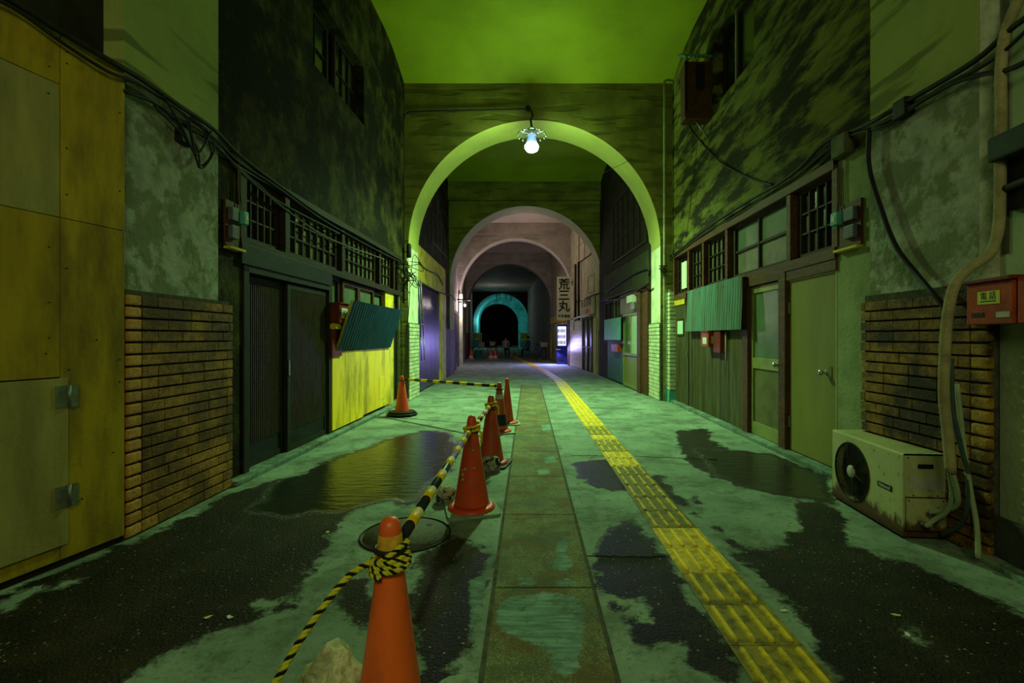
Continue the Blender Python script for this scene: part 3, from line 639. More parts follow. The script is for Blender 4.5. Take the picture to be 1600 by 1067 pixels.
b = MB(); b.tube([p0-WL.n*.012, p0+up-WL.n*.012], .014, 4, rot=math.pi/4); b.build('edge_batten', m_yellow2, bf)
b = MB(); b.tube([p1-WL.n*.012, p1+up-WL.n*.012], .014, 4, rot=math.pi/4); b.build('edge_batten', m_wood_d, bf)
b = MB(); b.tube([p0+WL.P(yA,0,0)*0-WL.n*.02, p1-WL.n*.02], .014, 4, rot=math.pi/4); b.build('bottom_batten', m_wood_d, bf)
for t in (.08, .5, .92):
    q = p0.lerp(p1, t)+up*.9; b = MB(); b.tube([q-WL.n*.02, q-WL.n*.25-Vector((0,0,.12))], .008, 6); b.build('stay', m_steel, bf)
# dark red letterbox beside the doors
y0, z0 = WL.yz(511, 500); y1, _ = WL.yz(531, 500)
lb = tag(empty('letterbox', WL.P((y0+y1)/2, .05, 1.43)), 'dark red letterbox with white notice between lattice door and blue flap', 'letterbox')
y0, y1 = Yc+.02, Yc+.32
MB().wbox(WL, y0, y1, .02, .14, 1.42, 1.66, .008).build('body', m_red, lb)
MB().wbox(WL, y0-.01, y1+.01, .01, .155, 1.66, 1.675, .003).build('lid', m_red, lb)
MB().wbox(WL, y0+.06, y1-.05, .14, .143, 1.48, 1.61).build('notice', m_paper, lb)
MB().wbox(WL, y0, y1, .02, .10, 1.345, 1.41, .004).build('shelf', m_yellow2, lb)
MB().wbox(WL, y0, y1, .0, .05, 1.0, 1.34, .004).build('backing_board', m_red, lb)
b = MB(); 
for k in range(3): b.wbox(WL, y0+.08, y1-.08, .1431, .1436, 1.51+k*.03, 1.516+k*.03)
b.build('lettering', m_ink, lb)
# upper windows
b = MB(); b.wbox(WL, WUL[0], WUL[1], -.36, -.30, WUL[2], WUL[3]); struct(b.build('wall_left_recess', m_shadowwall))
window(WL, WUL[0]+.02, 6.4, WUL[2], WUL[3], -.16, 2, 2, m_wood_d, m_pane_d)
window(WL, 6.5, WUL[1]-.02, WUL[2], WUL[3], -.12, 3, 2, m_wood_d, m_pane, panes=[m_pane, m_pane_d, m_pane])
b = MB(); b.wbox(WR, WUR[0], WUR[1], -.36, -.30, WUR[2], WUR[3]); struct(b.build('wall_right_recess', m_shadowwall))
window(WR, WUR[0]+.02, 6.66, WUR[2], WUR[3], -.08, 1, 1, m_wood_d, m_pane_d)
window(WR, 6.66, WUR[1]-.02, WUR[2], WUR[3], -.13, 1, 1, m_wood_d, m_pane_d)
MB().wbox(WR, 6.64, 6.675, -.08, -.055, WUR[2], WUR[3]).build('trim_12', m_steel)['kind'] = 'structure'

# ---- right shopfront
struct(MB().wbox(WR, WR.Y(1309), 9.30, -.14, .04, 2.74, 2.83, .004).build('trim_13', m_wood_b))
struct(MB().wbox(WR, WR.Y(1309), 9.30, -.14, .03, 1.94, 2.04, .004).build('trim_14', m_wood_b))
struct(MB().wbox(WR, WR.Y(1309), WR.Y(1230), -.14, .02, 1.84, 1.96, .004).build('trim_15', m_wood_b))
for px in (1309, 1236, 1138, 1101, 1078, 1055):
    y = WR.Y(px); struct(MB().wbox(WR, y-.04, y+.04, -.13, .03, 2.04, 2.74, .003).build('trim_16', m_wood_b))
pw(WR, 1304, 1243, 2.04, 2.74, -.03, 4, 3, m_wood_d, m_pane, panes=[m_pane, m_pane_d])
pw(WR, 1229, 1143, 2.04, 2.74, -.03, 2, 2, m_wood_d, m_frost, bar=.03, panes=[m_pane_l, m_frost])
pw(WR, 1134, 1104, 2.04, 2.74, -.03, 4, 3, m_wood_d, m_pane_l)
pw(WR, 1098, 1080, 2.04, 2.74, -.03, 3, 3, m_wood_d, m_pane_l)
tw = pw(WR, 1074, 1057, 2.04, 2.74, -.03, 3, 3, m_wood_d, m_pane)
MB().wbox(WR, WR.Y(1073), WR.Y(1065), -.01, .0, 2.12, 2.60).build('notice', m_paper, tw)
# plain door
yA, yB = WR.Y(1306), WR.Y(1231.5)
r = door_root(WR, (yA+yB)/2, 0, .05)
MB().wbox(WR, yA+.01, yB-.01, -.05, -.012, .055, 1.83, .004).build('door_leaf', m_doorA, r)
b = MB(); b.wbox(WR, yA, yB, -.06, .0, 1.825, 1.845, .002); b.wbox(WR, yA-.02, yA+.008, -.06, .0, .05, 1.845, .002); b.build('door_frame', m_alu, r)
yk, zk = WR.yz(1289, 582)
def knob(W, y, z, o, parent):
    ax = axis_to(W.n); h = MB(); h.lathe([(.028,0),(.028,.004),(.012,.008),(.011,.035),(.024,.042),(.028,.055),(.024,.068),(.0,.072)], W.P(y, o, z), 20, ax, cap=False); h.build('door_knob', m_chrome, parent)
knob(WR, yk, zk, -.012, r)
MB().wbox(WR, yk-.09, yk-.05, -.012, -.006, zk-.06, zk+.06, .002).build('lock_plate', m_alu2, r)
for z in (.35, 1.55): MB().wbox(WR, yB-.02, yB-.005, -.014, .004, z-.06, z+.06, .002).build('hinge', m_steel, r)
# door with frosted glass
yA, yB = WR.Y(1219.5), WR.Y(1172)
r = door_root(WR, (yA+yB)/2, 0, .05); f = .055
b = MB(); b.wbox(WR, yA, yA+f, -.05, -.01, .05, 1.86, .004); b.wbox(WR, yB-f, yB, -.05, -.01, .05, 1.86, .004)
b.wbox(WR, yA+f, yB-f, -.05, -.01, 1.78, 1.86, .004); b.wbox(WR, yA+f, yB-f, -.05, -.01, .86, .99, .004); b.wbox(WR, yA+f, yB-f, -.05, -.01, .05, .20, .004); b.build('door_frame', m_alu, r)
MB().wbox(WR, yA+f, yB-f, -.035, -.028, .98, 1.80).build('pane', m_frost, r)
MB().wbox(WR, yA+f, yB-f, -.038, -.028, .19, .87).build('lower_panel', m_alu2, r)
knob(WR, yA+.05, .935, -.01, r)
MB().wbox(WR, yA+f+.01, yA+f+.07, -.01, .012, .92, .95, .004).build('latch', m_chrome, r)
for px0, px1 in ((1230.5, 1220), (1171.5, 1163)):
    struct(MB().wbox(WR, WR.Y(px0), WR.Y(px1), -.14, .03, .045, 1.95, .004).build('trim_17', m_wood_b))
struct(MB().wbox(WR, WR.Y(1222), WR.Y(1170), -.14, .03, 1.87, 1.95, .004).build('trim_18', m_wood_b))
# dark vertical boards
vp = tag(empty('board_wall_panel', WR.P(7.4, 0, .05)), 'dark green stained vertical boards under the faded corrugated sheet', 'panel')
yA, yB = WR.Y(1162), WR.Y(1077); n = 14
for k in range(n):
    MB().wbox(WR, yA+(yB-yA)*k/n+.003, yA+(yB-yA)*(k+1)/n-.003, -.03, random.uniform(-.004,.0), .05, 1.94).build('plank', m_vboard, vp)
yA2, yB2 = WR.Y(1076), WR.Y(1056)
r = door_root(WR, (yA2+yB2)/2, 0, .05)
MB().wbox(WR, yA2+.01, yB2, -.03, .004, .05, 1.83).build('door_leaf', m_vboard, r)
b = MB(); y0, y1 = WR.Y(1069.5), WR.Y(1059); b.wbox(WR, y0, y1, .004, .014, 1.26, 1.58); b.build('window_frame', m_wood_d, r)
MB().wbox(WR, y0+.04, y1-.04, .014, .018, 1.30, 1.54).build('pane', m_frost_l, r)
MB().wbox(WR, yA2+.04, yA2+.08, .004, .02, .9, 1.0, .003).build('door_handle', m_steel, r)
struct(MB().wbox(WR, WR.Y(1071), WR.Y(1055), -.1, .02, 1.84, 1.94).build('trim_19', m_yellow2))
# faded corrugated sheet
yA, yB = WR.Y(1158.5, .10), WR.Y(1070.5, .10)
cs = tag(empty('corrugated_awning', WR.P((yA+yB)/2, .0, 1.34)), 'faded teal corrugated sheet hung on dark boards above orange mailbox', 'awning')
p0 = WR.P(yA, .10, 1.34); p1 = WR.P(yB, .10, 1.34)
corrugated(p0, p1-p0, Vector((0,0,.69))-WR.n*.03, 0, .008, WR.n, m_teal, cs, per=.085)
for z in (1.36, 1.98):
    MB().wbox(WR, yA, yB, .055 if z < 1.5 else .03, .087 if z < 1.5 else .06, z-.02, z+.02).build('batten', m_wood_d, cs)
for k in range(12):
    y = yA+(yB-yA)*(k+.5)/12; h = MB(); h.lathe([(.008,0),(.006,.006)], WR.P(y, .083, 1.95), 8, axis_to(WR.n)); h.build('nail_head', m_steel, cs)
MB().wbox(WR, yA, yA+.012, .0, .088, 1.34, 2.0).build('end_board', m_wood_d, cs); MB().wbox(WR, yB-.012, yB, .0, .088, 1.34, 2.0).build('end_board', m_wood_d, cs)
# orange mailbox under it
ym, zm = WR.yz(1117, 545); ym2 = WR.Y(1101)
mb_ = tag(empty('mailbox', WR.P((ym+ym2)/2, .0, 1.10)), 'small orange mailbox with white slip below the faded teal sheet', 'mailbox')
MB().wbox(WR, 7.18, 7.50, .0, .13, 1.10, 1.32, .006).build('body', m_redbox, mb_)
MB().wbox(WR, 7.17, 7.51, .0, .145, 1.32, 1.333, .003).build('lid', m_redbox, mb_)
MB().wbox(WR, 7.25, 7.42, .13, .133, 1.14, 1.24).build('slip', m_paper, mb_)
h = MB(); h.box(WR.P(7.18,.04,0).x-.05, WR.P(7.18,.04,0).x+.03, 7.168, 7.18, 1.15, 1.26); h.build('side_slip', m_label, mb_)
rb = tag(MB().wbox(WR, 6.86, 7.12, .0, .08, 1.02, 1.33, .006).build('meter_cover', m_red, loc=WR.P(7, 0, 1.02)), 'dark red board box beside orange mailbox on the dark boards', 'box')
st_ = tag(MB().tube([WR.P(6.78,.03,.66), WR.P(6.78,.03,1.32)], .012, 8).build('wooden_stick', m_cream, loc=WR.P(6.78,.03,.66)), 'pale stick hanging on dark boards beside the red box', 'stick')

# ------------------------------------------------------------------ plywood hoarding
ph = tag(empty('plywood_hoarding', HL.P(2.4, 0, .03)), 'tall yellowed plywood hoarding with a hinged door beside the brick pilaster', 'hoarding')
Ys = HL.Y(94); Yr = HL.Y(195); Yn = .9
def panel(Y0, Y1, z0, z1, m, o=0, name='plywood_panel'):
    return MB().wbox(HL, Y0+.002, Y1-.002, o-.018, o, z0+.002, z1-.002, .0012).build(name, m, ph)
zs = [(HL.yz(82, 124)[1], HL.yz(190, 361)[1])]
za = 2.60; zb = 1.885; ztop = 2.87
panel(Ys, Yr, .04, zb, m_ply); panel(Ys, Yr, zb, ztop, m_ply, .001)
panel(Yn, Ys, za, ztop, m_ply); panel(Yn, Ys, zb, za, m_ply2)
panel(Yn, Ys, 1.025, zb, m_ply, .001); panel(Yn, Ys, .04, .115, m_ply)
dr = MB().wbox(HL, Yn, Ys+.03, .0, .012, .12, 1.02, .0015).build('door', m_ply2, ph)
for z in (.92, .38):
    h = MB(); h.wbox(HL, Ys-.03, Ys+.075, .012, .016, z-.06, z+.06); h.tube([HL.P(Ys+.032, .018, z-.06), HL.P(Ys+.032, .018, z+.06)], .007, 8); h.build('hinge', m_steel, ph)
for k in range(26):
    y = random.choice([Ys+.03, Yr-.03, Ys-.05, random.uniform(1.9, 2.9)]); z = random.uniform(1.1, 2.8) if y < Ys else random.uniform(.1, 2.8)
    h = MB(); h.lathe([(.005,0),(.004,.003)], HL.P(y, .0005, z), 8, axis_to(HL.n)); h.build('nail_head', m_wood_d, ph)
MB().wbox(HL, Yn, Yr, -.10, -.02, .0, 2.86).build('backing_frame', m_wood_d, ph)

# ------------------------------------------------------------------ cables and pipes
def cable(label, pts, r, m=None, name='cable', n=6, seg=6, sm=True, group=None, cat='cable'):
    p = smoothpath(pts, n) if sm else pts
    o = MB().tube(p, r, seg).build(name, m or m_cable, loc=p[0]); return tag(o, label, cat, group)
def W_(W, o, *pp): return [W.pt(x, y, o) for x, y in pp]
HLa = Wall(-2.445, 2.96, -2.445, 4, 1)
lc = W_(HL, .04, (-60,-40), (20,2), (100,52), (170,94))+W_(PL, .05, (215,120), (280,165), (335,203))+W_(WL, .04, (375,243), (430,285), (500,335), (560,368), (612,398), (630,408))
cable('thick black cable sloping down from the plywood top to the first arch', lc, .016)
cable('second black cable running alongside the thick one over the lattice windows', [p+Vector((0,0,-.05+.02*math.sin(i*1.7))) for i, p in enumerate(lc)], .010)
cable('thin grey cable over the plaster of the brick pilaster, above the cable tangle', W_(PL, .04, (196,128), (250,165), (330,215))+W_(WL, .03, (370,262), (450,330), (520,375), (600,405)), .009, m_cable_g)
cable('black cable crossing bare plaster of the brick pilaster at its peeled edge', W_(PL, .035, (192,142), (240,160), (280,190), (330,222))+W_(WL, .03, (375,265), (405,290), (440,318), (530,365)), .012)
random.seed(3)
tg = tag(empty('cable_tangle', PL.pt(310,215,.06)), 'loose loops of black cable hanging on the peeling pilaster', 'cable tangle')
for loop in ([(290,180),(300,215),(312,258),(330,240),(318,200),(298,182)], [(300,185),(325,205),(335,232),(322,258),(311,260),(303,228),(296,190)], [(240,165),(275,200),(298,225),(311,262),(309,235),(290,190)], [(255,150),(285,200),(305,240),(320,225),(330,205)]):
    p = smoothpath(W_(PL, random.uniform(.04,.08), *loop), 6); b = MB(); b.tube(p, .007, 6); b.build('loop', m_cable, tg)
b = MB().wbox(PL, PL.Y(272), PL.Y(292), 0, .06, 2.62, 2.72, .005); tag(b.build('junction_box', m_black, loc=PL.pt(282,185,0)), 'small black junction box on pilaster under the cable tangle', 'junction box')
# right side
rc = W_(R0, .08, (1700,-60), (1640,0), (1580,45))+W_(PR, .05, (1530,90), (1470,128), (1400,168), (1363,190))+W_(WR, .05, (1330,205), (1290,222), (1250,262), (1215,288), (1160,320), (1100,360), (1060,392), (1042,402), (1035,408))
cable('thick black cable rising over the brown timber windows past the bulky duct', rc, .016)
cable('thinner black cable strung just under the thick one on the streaky wall', [p+Vector((0,0,-.06+.03*math.sin(i*2.1))) for i, p in enumerate(rc)], .010)
cable('black cable bowed across the pale pilaster plaster into the junction box', W_(R0, .08, (1660,60), (1600,98), (1562,112))+W_(PR, .05, (1535,116), (1490,130), (1440,158), (1400,182), (1364,200)), .014)
b = MB().wbox(PR, PR.Y(1430), PR.Y(1410), 0, .07, 2.73, 2.85, .006); tag(b.build('junction_box', m_black, loc=PR.pt(1420,165,0)), 'small black junction box on pilaster opposite the cable tangle', 'junction box')
cable('heavy black hose falling diagonally over the pilaster down to the brick top', W_(PR, .05, (1358,200), (1358,262), (1378,330), (1400,385), (1430,425))+W_(PRB, .06, (1455,455), (1478,482)), .017, m_black)
cable('black cable sagging from the vent box down to the timber windows', [at(1067,181,7.5)+Vector((0,0,0))]+W_(WR, .04, (1090,215), (1120,248), (1150,268), (1185,283), (1208,289)), .013)
cable('thin wire hanging from the vent box to the first arch corner', W_(WR, .02, (1092,190), (1088,240), (1080,310), (1072,372)), .005)
cable('thin wire strung high across the first arch opening', [WR.pt(1036,222,.02), Vector((.9,9.6,4.75)).lerp(at(960,262,9.4),1), at(900,285,10.6), at(800,306,12.5)], .004)
# electric meters
def breaker_board(W, px0, px1, zc, label, side):
    y0, y1 = sorted((W.Y(px0), W.Y(px1))); L = y1-y0
    r = tag(empty('meter_board', W.P((y0+y1)/2, 0, zc-.2)), label, 'meter board')
    MB().wbox(W, y0, y1, .0, .02, zc-.19, zc+.19, .003).build('backboard', m_wood_b, r)
    for dz in (.08, -.07): MB().wbox(W, y0+L*.12, y0+L*.55, .02, .06, zc+dz-.055, zc+dz+.055, .008).build('switch_box', m_switch, r)
    MB().wbox(W, y1-L*.3, y1+.0, .02, .085, zc+.02, zc+.13, .008).build('meter', m_tealflat, r)
    MB().wbox(W, y1-L*.22, y1-.02, .085, .089, zc+.05, zc+.10, .002).build('dial', m_paper, r)
    MB().wbox(W, y0, y1, .0, .06, zc-.215, zc-.195, .003).build('shelf', m_yellow2, r)
    b = MB(); b.tube(smoothpath([W.P(y1-.06, .05, zc+.1), W.P(y1-.06, .03, zc+.3), W.P(y1-.07, .03, zc+.72)], 4), .005, 6); b.build('wire', m_cable_g, r)
    b = MB(); b.tube(smoothpath([W.P(y1-.02, .05, zc+.1), W.P(y1-.03, .03, zc+.3), W.P(y1-.05, .03, zc+.72)], 4), .004, 6); b.build('wire', m_cable_g, r)
breaker_board(WL, 349, 374, 2.19, 'electric meter board high on dark plaster beside lattice doors', 1)
breaker_board(WR, 1349, 1312, 2.20, 'electric meter board on dark red backing beside the plain olive door', -1)
b = MB().wbox(WR, WR.Y(1336), WR.Y(1314), 0, .09, 2.80, 2.98, .01); tag(b.build('cable_box', mat('dirty_green_case', (.12,.13,.06), (.07,.08,.035), 8, .7, .2), loc=WR.P(4.2,0,2.8)), 'pale cable box above the meter board on the streaky wall', 'box')
# glass meter and fittings at the picture edge
gm = tag(empty('electric_meter', R0.P(2.5,0,2.0)), 'glass fronted electric meter above the orange red box', 'electric meter')
MB().wbox(R0, 2.22, 2.62, .0, .05, 1.92, 2.26, .005).build('backboard', m_black, gm)
MB().wbox(R0, 2.34, 2.62, .05, .13, 2.18, 2.31, .012).build('glass_cover', mat('smoky_case', (.03,.045,.04), (.02,.03,.03), 8, .6, .1), gm)
b = MB(); b.tube([R0.P(2.58,.07,2.03), R0.P(2.2,.07,2.05)], .02, 12); b.build('sleeve', m_cable, gm)
fb = tag(empty('call_box', R0.P(2.62,0,1.31)), 'orange red metal box with yellow label on the pale wall', 'box')
MB().wbox(R0, 2.47, 2.77, .0, .12, 1.31, 1.54, .008).build('body', m_redbox, fb)
MB().wbox(R0, 2.455, 2.785, .0, .14, 1.54, 1.56, .004).build('lid', m_red, fb)
MB().wbox(R0, 2.55, 2.69, .12, .123, 1.42, 1.49).build('label', m_label, fb)
yy = R0.P(2.62,.1235,1.462); text('電 話', 'lettering', faceM(yy, -(R0.P(3,0,0)-R0.P(2,0,0)), (0,0,1)), .045, m_ink, fb, .0005)
b = MB(); b.wbox(R0, 2.57, 2.67, .1232, .1236, 1.432, 1.438); b.build('lettering', m_ink, fb)
MB().wbox(R0, 2.49, 2.57, .12, .124, 1.345, 1.375).build('coin_slot', m_silver, fb); MB().wbox(R0, 2.65, 2.73, .12, .123, 1.35, 1.375).build('slot', m_black, fb)
fb2 = tag(MB().wbox(R0, 2.1, 2.45, .0, .12, 1.31, 1.55, .008).build('call_box', m_redbox, loc=R0.P(2.2,0,1.31)), 'second orange red metal box cut by the picture edge', 'box')
tag(MB().wbox(R0, 2.28, 2.46, .0, .05, 1.14, 1.27, .008).build('switch_box', m_tealflat, loc=R0.P(2.3,0,1.14)), 'small pale green switch box under the orange red boxes', 'box')
# duct and refrigerant lines to the air conditioner
dp = [R0.pt(1622,-60,.08), R0.pt(1571,60,.08), R0.pt(1566,200,.08), R0.pt(1564,330,.08), R0.pt(1558,375,.09), at(1543,400,2.62), at(1510,423,2.6), at(1490,450,2.62), at(1480,500,2.63), at(1476,560,2.64), at(1475,620,2.66), at(1481,680,2.66), at(1486,738,2.66)]
cable('tan wrapped duct bending over the pilaster down toward the outdoor unit', dp, .026, m_duct, name='pipe_duct', seg=12, cat='pipe')
cable('plain vertical steel pipe behind the tan wrapped duct', [(2.62,2.66,1.7), (2.62,2.66,6.4)], .022, m_cable_g, name='wall_pipe', sm=False, seg=10, cat='pipe')
def hose(pts, r, m, label): return cable(label, pts, r, m, name='hose', seg=10, cat='hose')
hose([at(1487,735,2.66), at(1496,770,2.70), at(1494,790,2.76), at(1475,797,2.86), at(1452,800,2.93)], .014, m_hose, 'pale green hose curving from duct to the upper valve of the unit')
hose([at(1484,735,2.68), at(1488,775,2.75), at(1478,800,2.83), at(1460,812,2.90), at(1446,822,2.93)], .014, m_hose, 'pale green hose curving from duct to the lower valve of the unit')
hose([at(1486,560,2.66), at(1489,640,2.66), at(1502,700,2.66), at(1512,740,2.66), at(1512,790,2.68), at(1500,820,2.78), at(1470,836,2.95)], .013, m_hose_d, 'dark blue hose looping from duct under the outdoor unit')
hose([at(1495,600,2.66), at(1506,700,2.66), at(1517,770,2.66), at(1526,820,2.66), at(1529,872,2.62)], .013, m_hose, 'drain hose ending on the ledge beside the brick pilaster corner')
# conduits on the arch wall
ap = 9.46
cable('black conduit running up and across the first arch wall to the lamp', [(-2.42,ap,1.9), (-2.42,ap,5.45), (-2.40,ap,5.57), (-2.30,ap,5.63), (-.1,ap,5.68), (.02,ap,5.68)], .017, m_cable, name='conduit', sm=False, cat='conduit', seg=10)
cable('pale painted conduit in the corner left of the black conduit', [(-2.36-.15,9.42,.1), (-2.36-.15,9.42,6.2)], .028, m_pipe, name='conduit', sm=False, cat='conduit', seg=12)['label'] = 'pale painted pipe in the corner by the yellow boards'
cable('pale painted pipe in the corner by the narrow whitewashed brickwork', [(2.645,9.42,.0), (2.645,9.42,6.2)], .028, m_pipe, name='conduit', sm=False, cat='conduit', seg=12)
cable('second thin pipe beside the pale one near the yellow boards', [(-2.45,9.43,.1), (-2.45,9.43,4.0)], .012, m_cable_g, name='conduit', sm=False, cat='conduit', seg=8)
tg = tag(empty('cable_tangle', (-2.35,9.4,2.5)), 'knot of cables and insulators where wires meet the first arch', 'cable tangle')
random.seed(5)
for k in range(9):
    p = [Vector((-2.37+random.uniform(-.1,.2), 9.38+random.uniform(-.06,.05), 2.62-.05*k+random.uniform(-.15,.15)))+Vector((random.uniform(-.12,.16), 0, random.uniform(-.14,.14)))*(j != 0) for j in range(5)]
    b = MB(); b.tube(smoothpath(p, 5), .007, 6); b.build('loop', m_cable, tg)
for x, z in ((-2.33,2.72), (-2.27,2.36), (-2.42,2.42)):
    b = MB(); b.lathe([(.012,-.03),(.03,-.02),(.03,0),(.018,.01),(.03,.02),(.012,.035)], (x,9.36,z), 14); b.build('insulator', m_white_p, tg)
b = MB(); b.lathe([(.04,0),(.045,.02),(.045,.24),(.03,.27)], (-2.30,9.40,2.78), 16); b.build('cylinder_fitting', m_black, tg)
tg = tag(empty('cable_tangle', (2.62,9.4,2.5)), 'knot of black cables by the narrow whitewashed brickwork', 'cable tangle')
for k in range(7):
    p = [Vector((2.66+random.uniform(-.14,.05), 9.38+random.uniform(-.03,.03), 2.62-.03*k)) for j in range(4)]
    b = MB(); b.tube(smoothpath(p, 5), .010, 6); b.build('loop', m_cable, tg)
cable('cable hanging down the whitewashed pier by the red cone', [(-2.28,9.40,2.5), (-2.30,9.42,1.9), (-2.36,9.43,1.2), (-2.40,9.43,.4)], .008, m_cable)
cable('black cable crossing the second bay above the purple shutter', W_(W2L, .06, (648,438), (665,446), (690,458))+[at(706,462,15.5), at(712,470,17)], .018, m_cable)
cable('black cable drooping on yellow plaster of the second bay', W_(W2L, .05, (650,405), (662,418), (672,424), (684,430), (692,445)), .016, m_cable)
cable('black cable along the second bay over the olive glass door', [(2.56,10.3,2.55)]+W_(W2R, .05, (1012,420), (990,428), (965,445), (948,456)), .018, m_cable)
cable('black ledge cable above the meter in the second bay', W_(W2R, .12, (1014,442), (990,456), (968,466), (946,470)), .02, m_cable)
cable('cable crossing the pier from second to third bay by the shop sign', [at(946,456,15.6), at(925,462,16.4), at(912,468,18.5), at(893,474,21)], .03, m_cable)

# ------------------------------------------------------------------ arch lamp
lx, ly, lz = .07, 9.20, 4.86
lp = tag(empty('arch_lamp', (lx, ly, lz)), 'glowing green white lamp hanging from crown of first arch', 'lamp')
b = MB(); b.tube(smoothpath([(0,9.46,5.68), (.02,9.34,5.66), (.05,9.25,5.56), (.09,9.20,5.44), (.05,9.20,5.36), (.06,9.20,5.30), (lx,ly,5.20)], 5), .02, 8); b.build('arm', m_cable, lp)
b = MB(); b.lathe([(.02,.36),(.05,.34),(.06,.24),(.04,.22)], (lx,ly,lz), 20); b.build('socket', m_steel, lp)
b = MB(); b.lathe([(.045,.23),(.07,.16),(.105,.06),(.11,.03)], (lx,ly,lz), 24); b.build('bulb_neck', m_bulbneck, lp)
b = MB(); b.lathe([(.11,.03),(.13,0),(.13,-.04),(.10,-.09),(.05,-.115),(0,-.12)], (lx,ly,lz), 24, cap=False); b.build('bulb', m_bulb, lp)
for k in range(14):
    a = k/14*2*math.pi; dx, dy = math.cos(a), math.sin(a)
    b = MB(); b.tube([(lx+dx*.05,ly+dy*.05,lz+.26), (lx+dx*.16,ly+dy*.16,lz+.27), (lx+dx*.25,ly+dy*.25,lz+.22)], .008, 6); b.build('spoke', m_chrome, lp)
    b = MB(); b.lathe([(.0,-.03),(.016,-.012),(.016,.012),(0,.03)], (lx+dx*.27,ly+dy*.27,lz+.20), 8, cap=False); b.build('drop', m_chrome, lp)
b = MB(); b.torus((lx,ly,lz+.265), .17, .007); b.build('ring', m_chrome, lp)
b = MB(); b.lathe([(.05,0),(.05,.05)], (0,9.46,5.68), 12, axis_to((0,-1,0))); b.build('bracket', m_black, lp)

# ------------------------------------------------------------------ vent box on the right wall
vb = tag(empty('vent_box', WR.P(7.5,.2,4.57)), 'dark brown box with corrugated lid on streaky upper wall', 'vent box')
b = MB(); x0 = 2.39; x1 = 2.80
b.box(x0, x1, 7.39, 7.63, 4.57, 5.43, .006); b.build('body', m_wood_b, vb)
MB().box(2.55, 2.68, 7.375, 7.39, 5.0, 5.38).build('opening', m_black, vb)
MB().box(x0-.01, x1, 7.37, 7.40, 4.60, 4.68).build('batten', m_wood_b, vb)
MB().box(x0-.01, x0+.03, 7.375, 7.40, 4.60, 5.43).build('batten', m_wood_d, vb)
corrugated((x0-.05,7.28,5.44), (x1-x0+.05,0,0), (0,.4,.26), 0, .02, (0,-.5,.8), m_teal, vb, name='lid', per=.07)
b = MB(); b.tube([(2.6,7.5,4.56), (2.78,7.5,4.30)], .014, 6); b.build('strut', m_steel, vb)

# ------------------------------------------------------------------ air conditioner outdoor unit
A = Wall(2.305, 2.99, 2.365, 3.78, -1)
t = NT('cream_enamel_with_rust')
zz = t.n.new('ShaderNodeSeparateXYZ'); t.link(t.pos, zz.inputs[0])
col = t.mix(t.ramp(t.noise(4, 5), .35, .65), (.50,.50,.26), (.42,.42,.21))
rm = t.ramp(t.math('SUBTRACT', t.math('ADD', t.math('MULTIPLY', t.noise(7, 8, t.map((1.5,1.5,.7)), .7), .36), -.06), zz.outputs[2]), -.01, .04)
col = t.mix(rm, col, (.10,.045,.015)); col = t.mix(t.math('MULTIPLY', t.ramp(t.noise(22, 6), .60, .66), .6), col, (.13,.08,.03))
t.bump(t.noise(60, 4), .1); m_ac = t.out(col, .45)
ac = tag(empty('outdoor_unit', A.P(3.4, -.12, 0)), 'rusty cream air conditioner outdoor unit standing against the brick pilaster', 'air conditioner')
yA, yB, D, z0, z1 = 2.99, 3.78, .26, .045, .525
yc, zc = A.Y(1330.5), .268; rad = .205
# front with a round opening
b = MB(); N = 40; ring = [(yc+rad*math.cos(2*math.pi*k/N), zc+rad*math.sin(2*math.pi*k/N)) for k in range(N)]
def toedge(c, s):
    ty = ((yB-.012-yc) if c > 0 else (yc-yA-.012))/max(abs(c), 1e-6); tz = ((z1-.012-zc) if s > 0 else (zc-z0-.002))/max(abs(s), 1e-6); tt = min(ty, tz)
    return (yc+c*tt, zc+s*tt)
angs = sorted([2*math.pi*k/N for k in range(N)]+[math.atan2(z-zc, y-yc) % (2*math.pi) for y in (yA+.012, yB-.012) for z in (z0+.002, z1-.012)])
inn = [b.bm.verts.new(A.P(yc+rad*math.cos(a), 0, zc+rad*math.sin(a))) for a in angs]; outr = [b.bm.verts.new(A.P(toedge(math.cos(a), math.sin(a))[0], 0, toedge(math.cos(a), math.sin(a))[1])) for a in angs]
back = [b.bm.verts.new(A.P(yc+rad*math.cos(a), -.05, zc+rad*math.sin(a))) for a in angs]
n = len(angs)
for k in range(n):
    b.bm.faces.new((inn[k], inn[(k+1)%n], outr[(k+1)%n], outr[k])); b.bm.faces.new((inn[k], back[k], back[(k+1)%n], inn[(k+1)%n]))
b.build('front_panel', m_ac, ac)
b = MB(); e = .012
prof = [(-D,z0),(-D,z1-e),(-D+e,z1),(-e,z1),(-.003,z1-.004),(0,z1-e)]
def shell(Y): return [b.bm.verts.new(A.P(Y, o, z)) for o, z in prof]
sA, sB, sA2, sB2 = shell(yA+.0), shell(yB), None, None
for k in range(len(prof)-1): b.bm.faces.new((sA[k], sA[k+1], sB[k+1], sB[k]))
b.bm.faces.new([sB[k] for k in range(len(prof))]+[b.bm.verts.new(A.P(yB, 0, z0))])
b.build('casing', m_ac, ac)
MB().wbox(A, yA-.001, yA+.013, -e, .0, z0, z1-.012, .003).build('corner_post', m_ac, ac)
MB().wbox(A, yB-.013, yB, -e, .0, z0, z1-.012, .003).build('corner_post', m_ac, ac)
MB().wbox(A, yA, yA+.01, -D, -e, .26, z1-.012, .002).build('side_panel', m_ac, ac)
MB().wbox(A, yA-.006, yA+.01, -D+.005, -e-.005, z0+.01, .252, .002).build('service_cover', m_ac, ac)
MB().wbox(A, yA-.002, yA+.002, -.175, -.085, .435, .462, .006).build('grip_slot', m_black, ac)
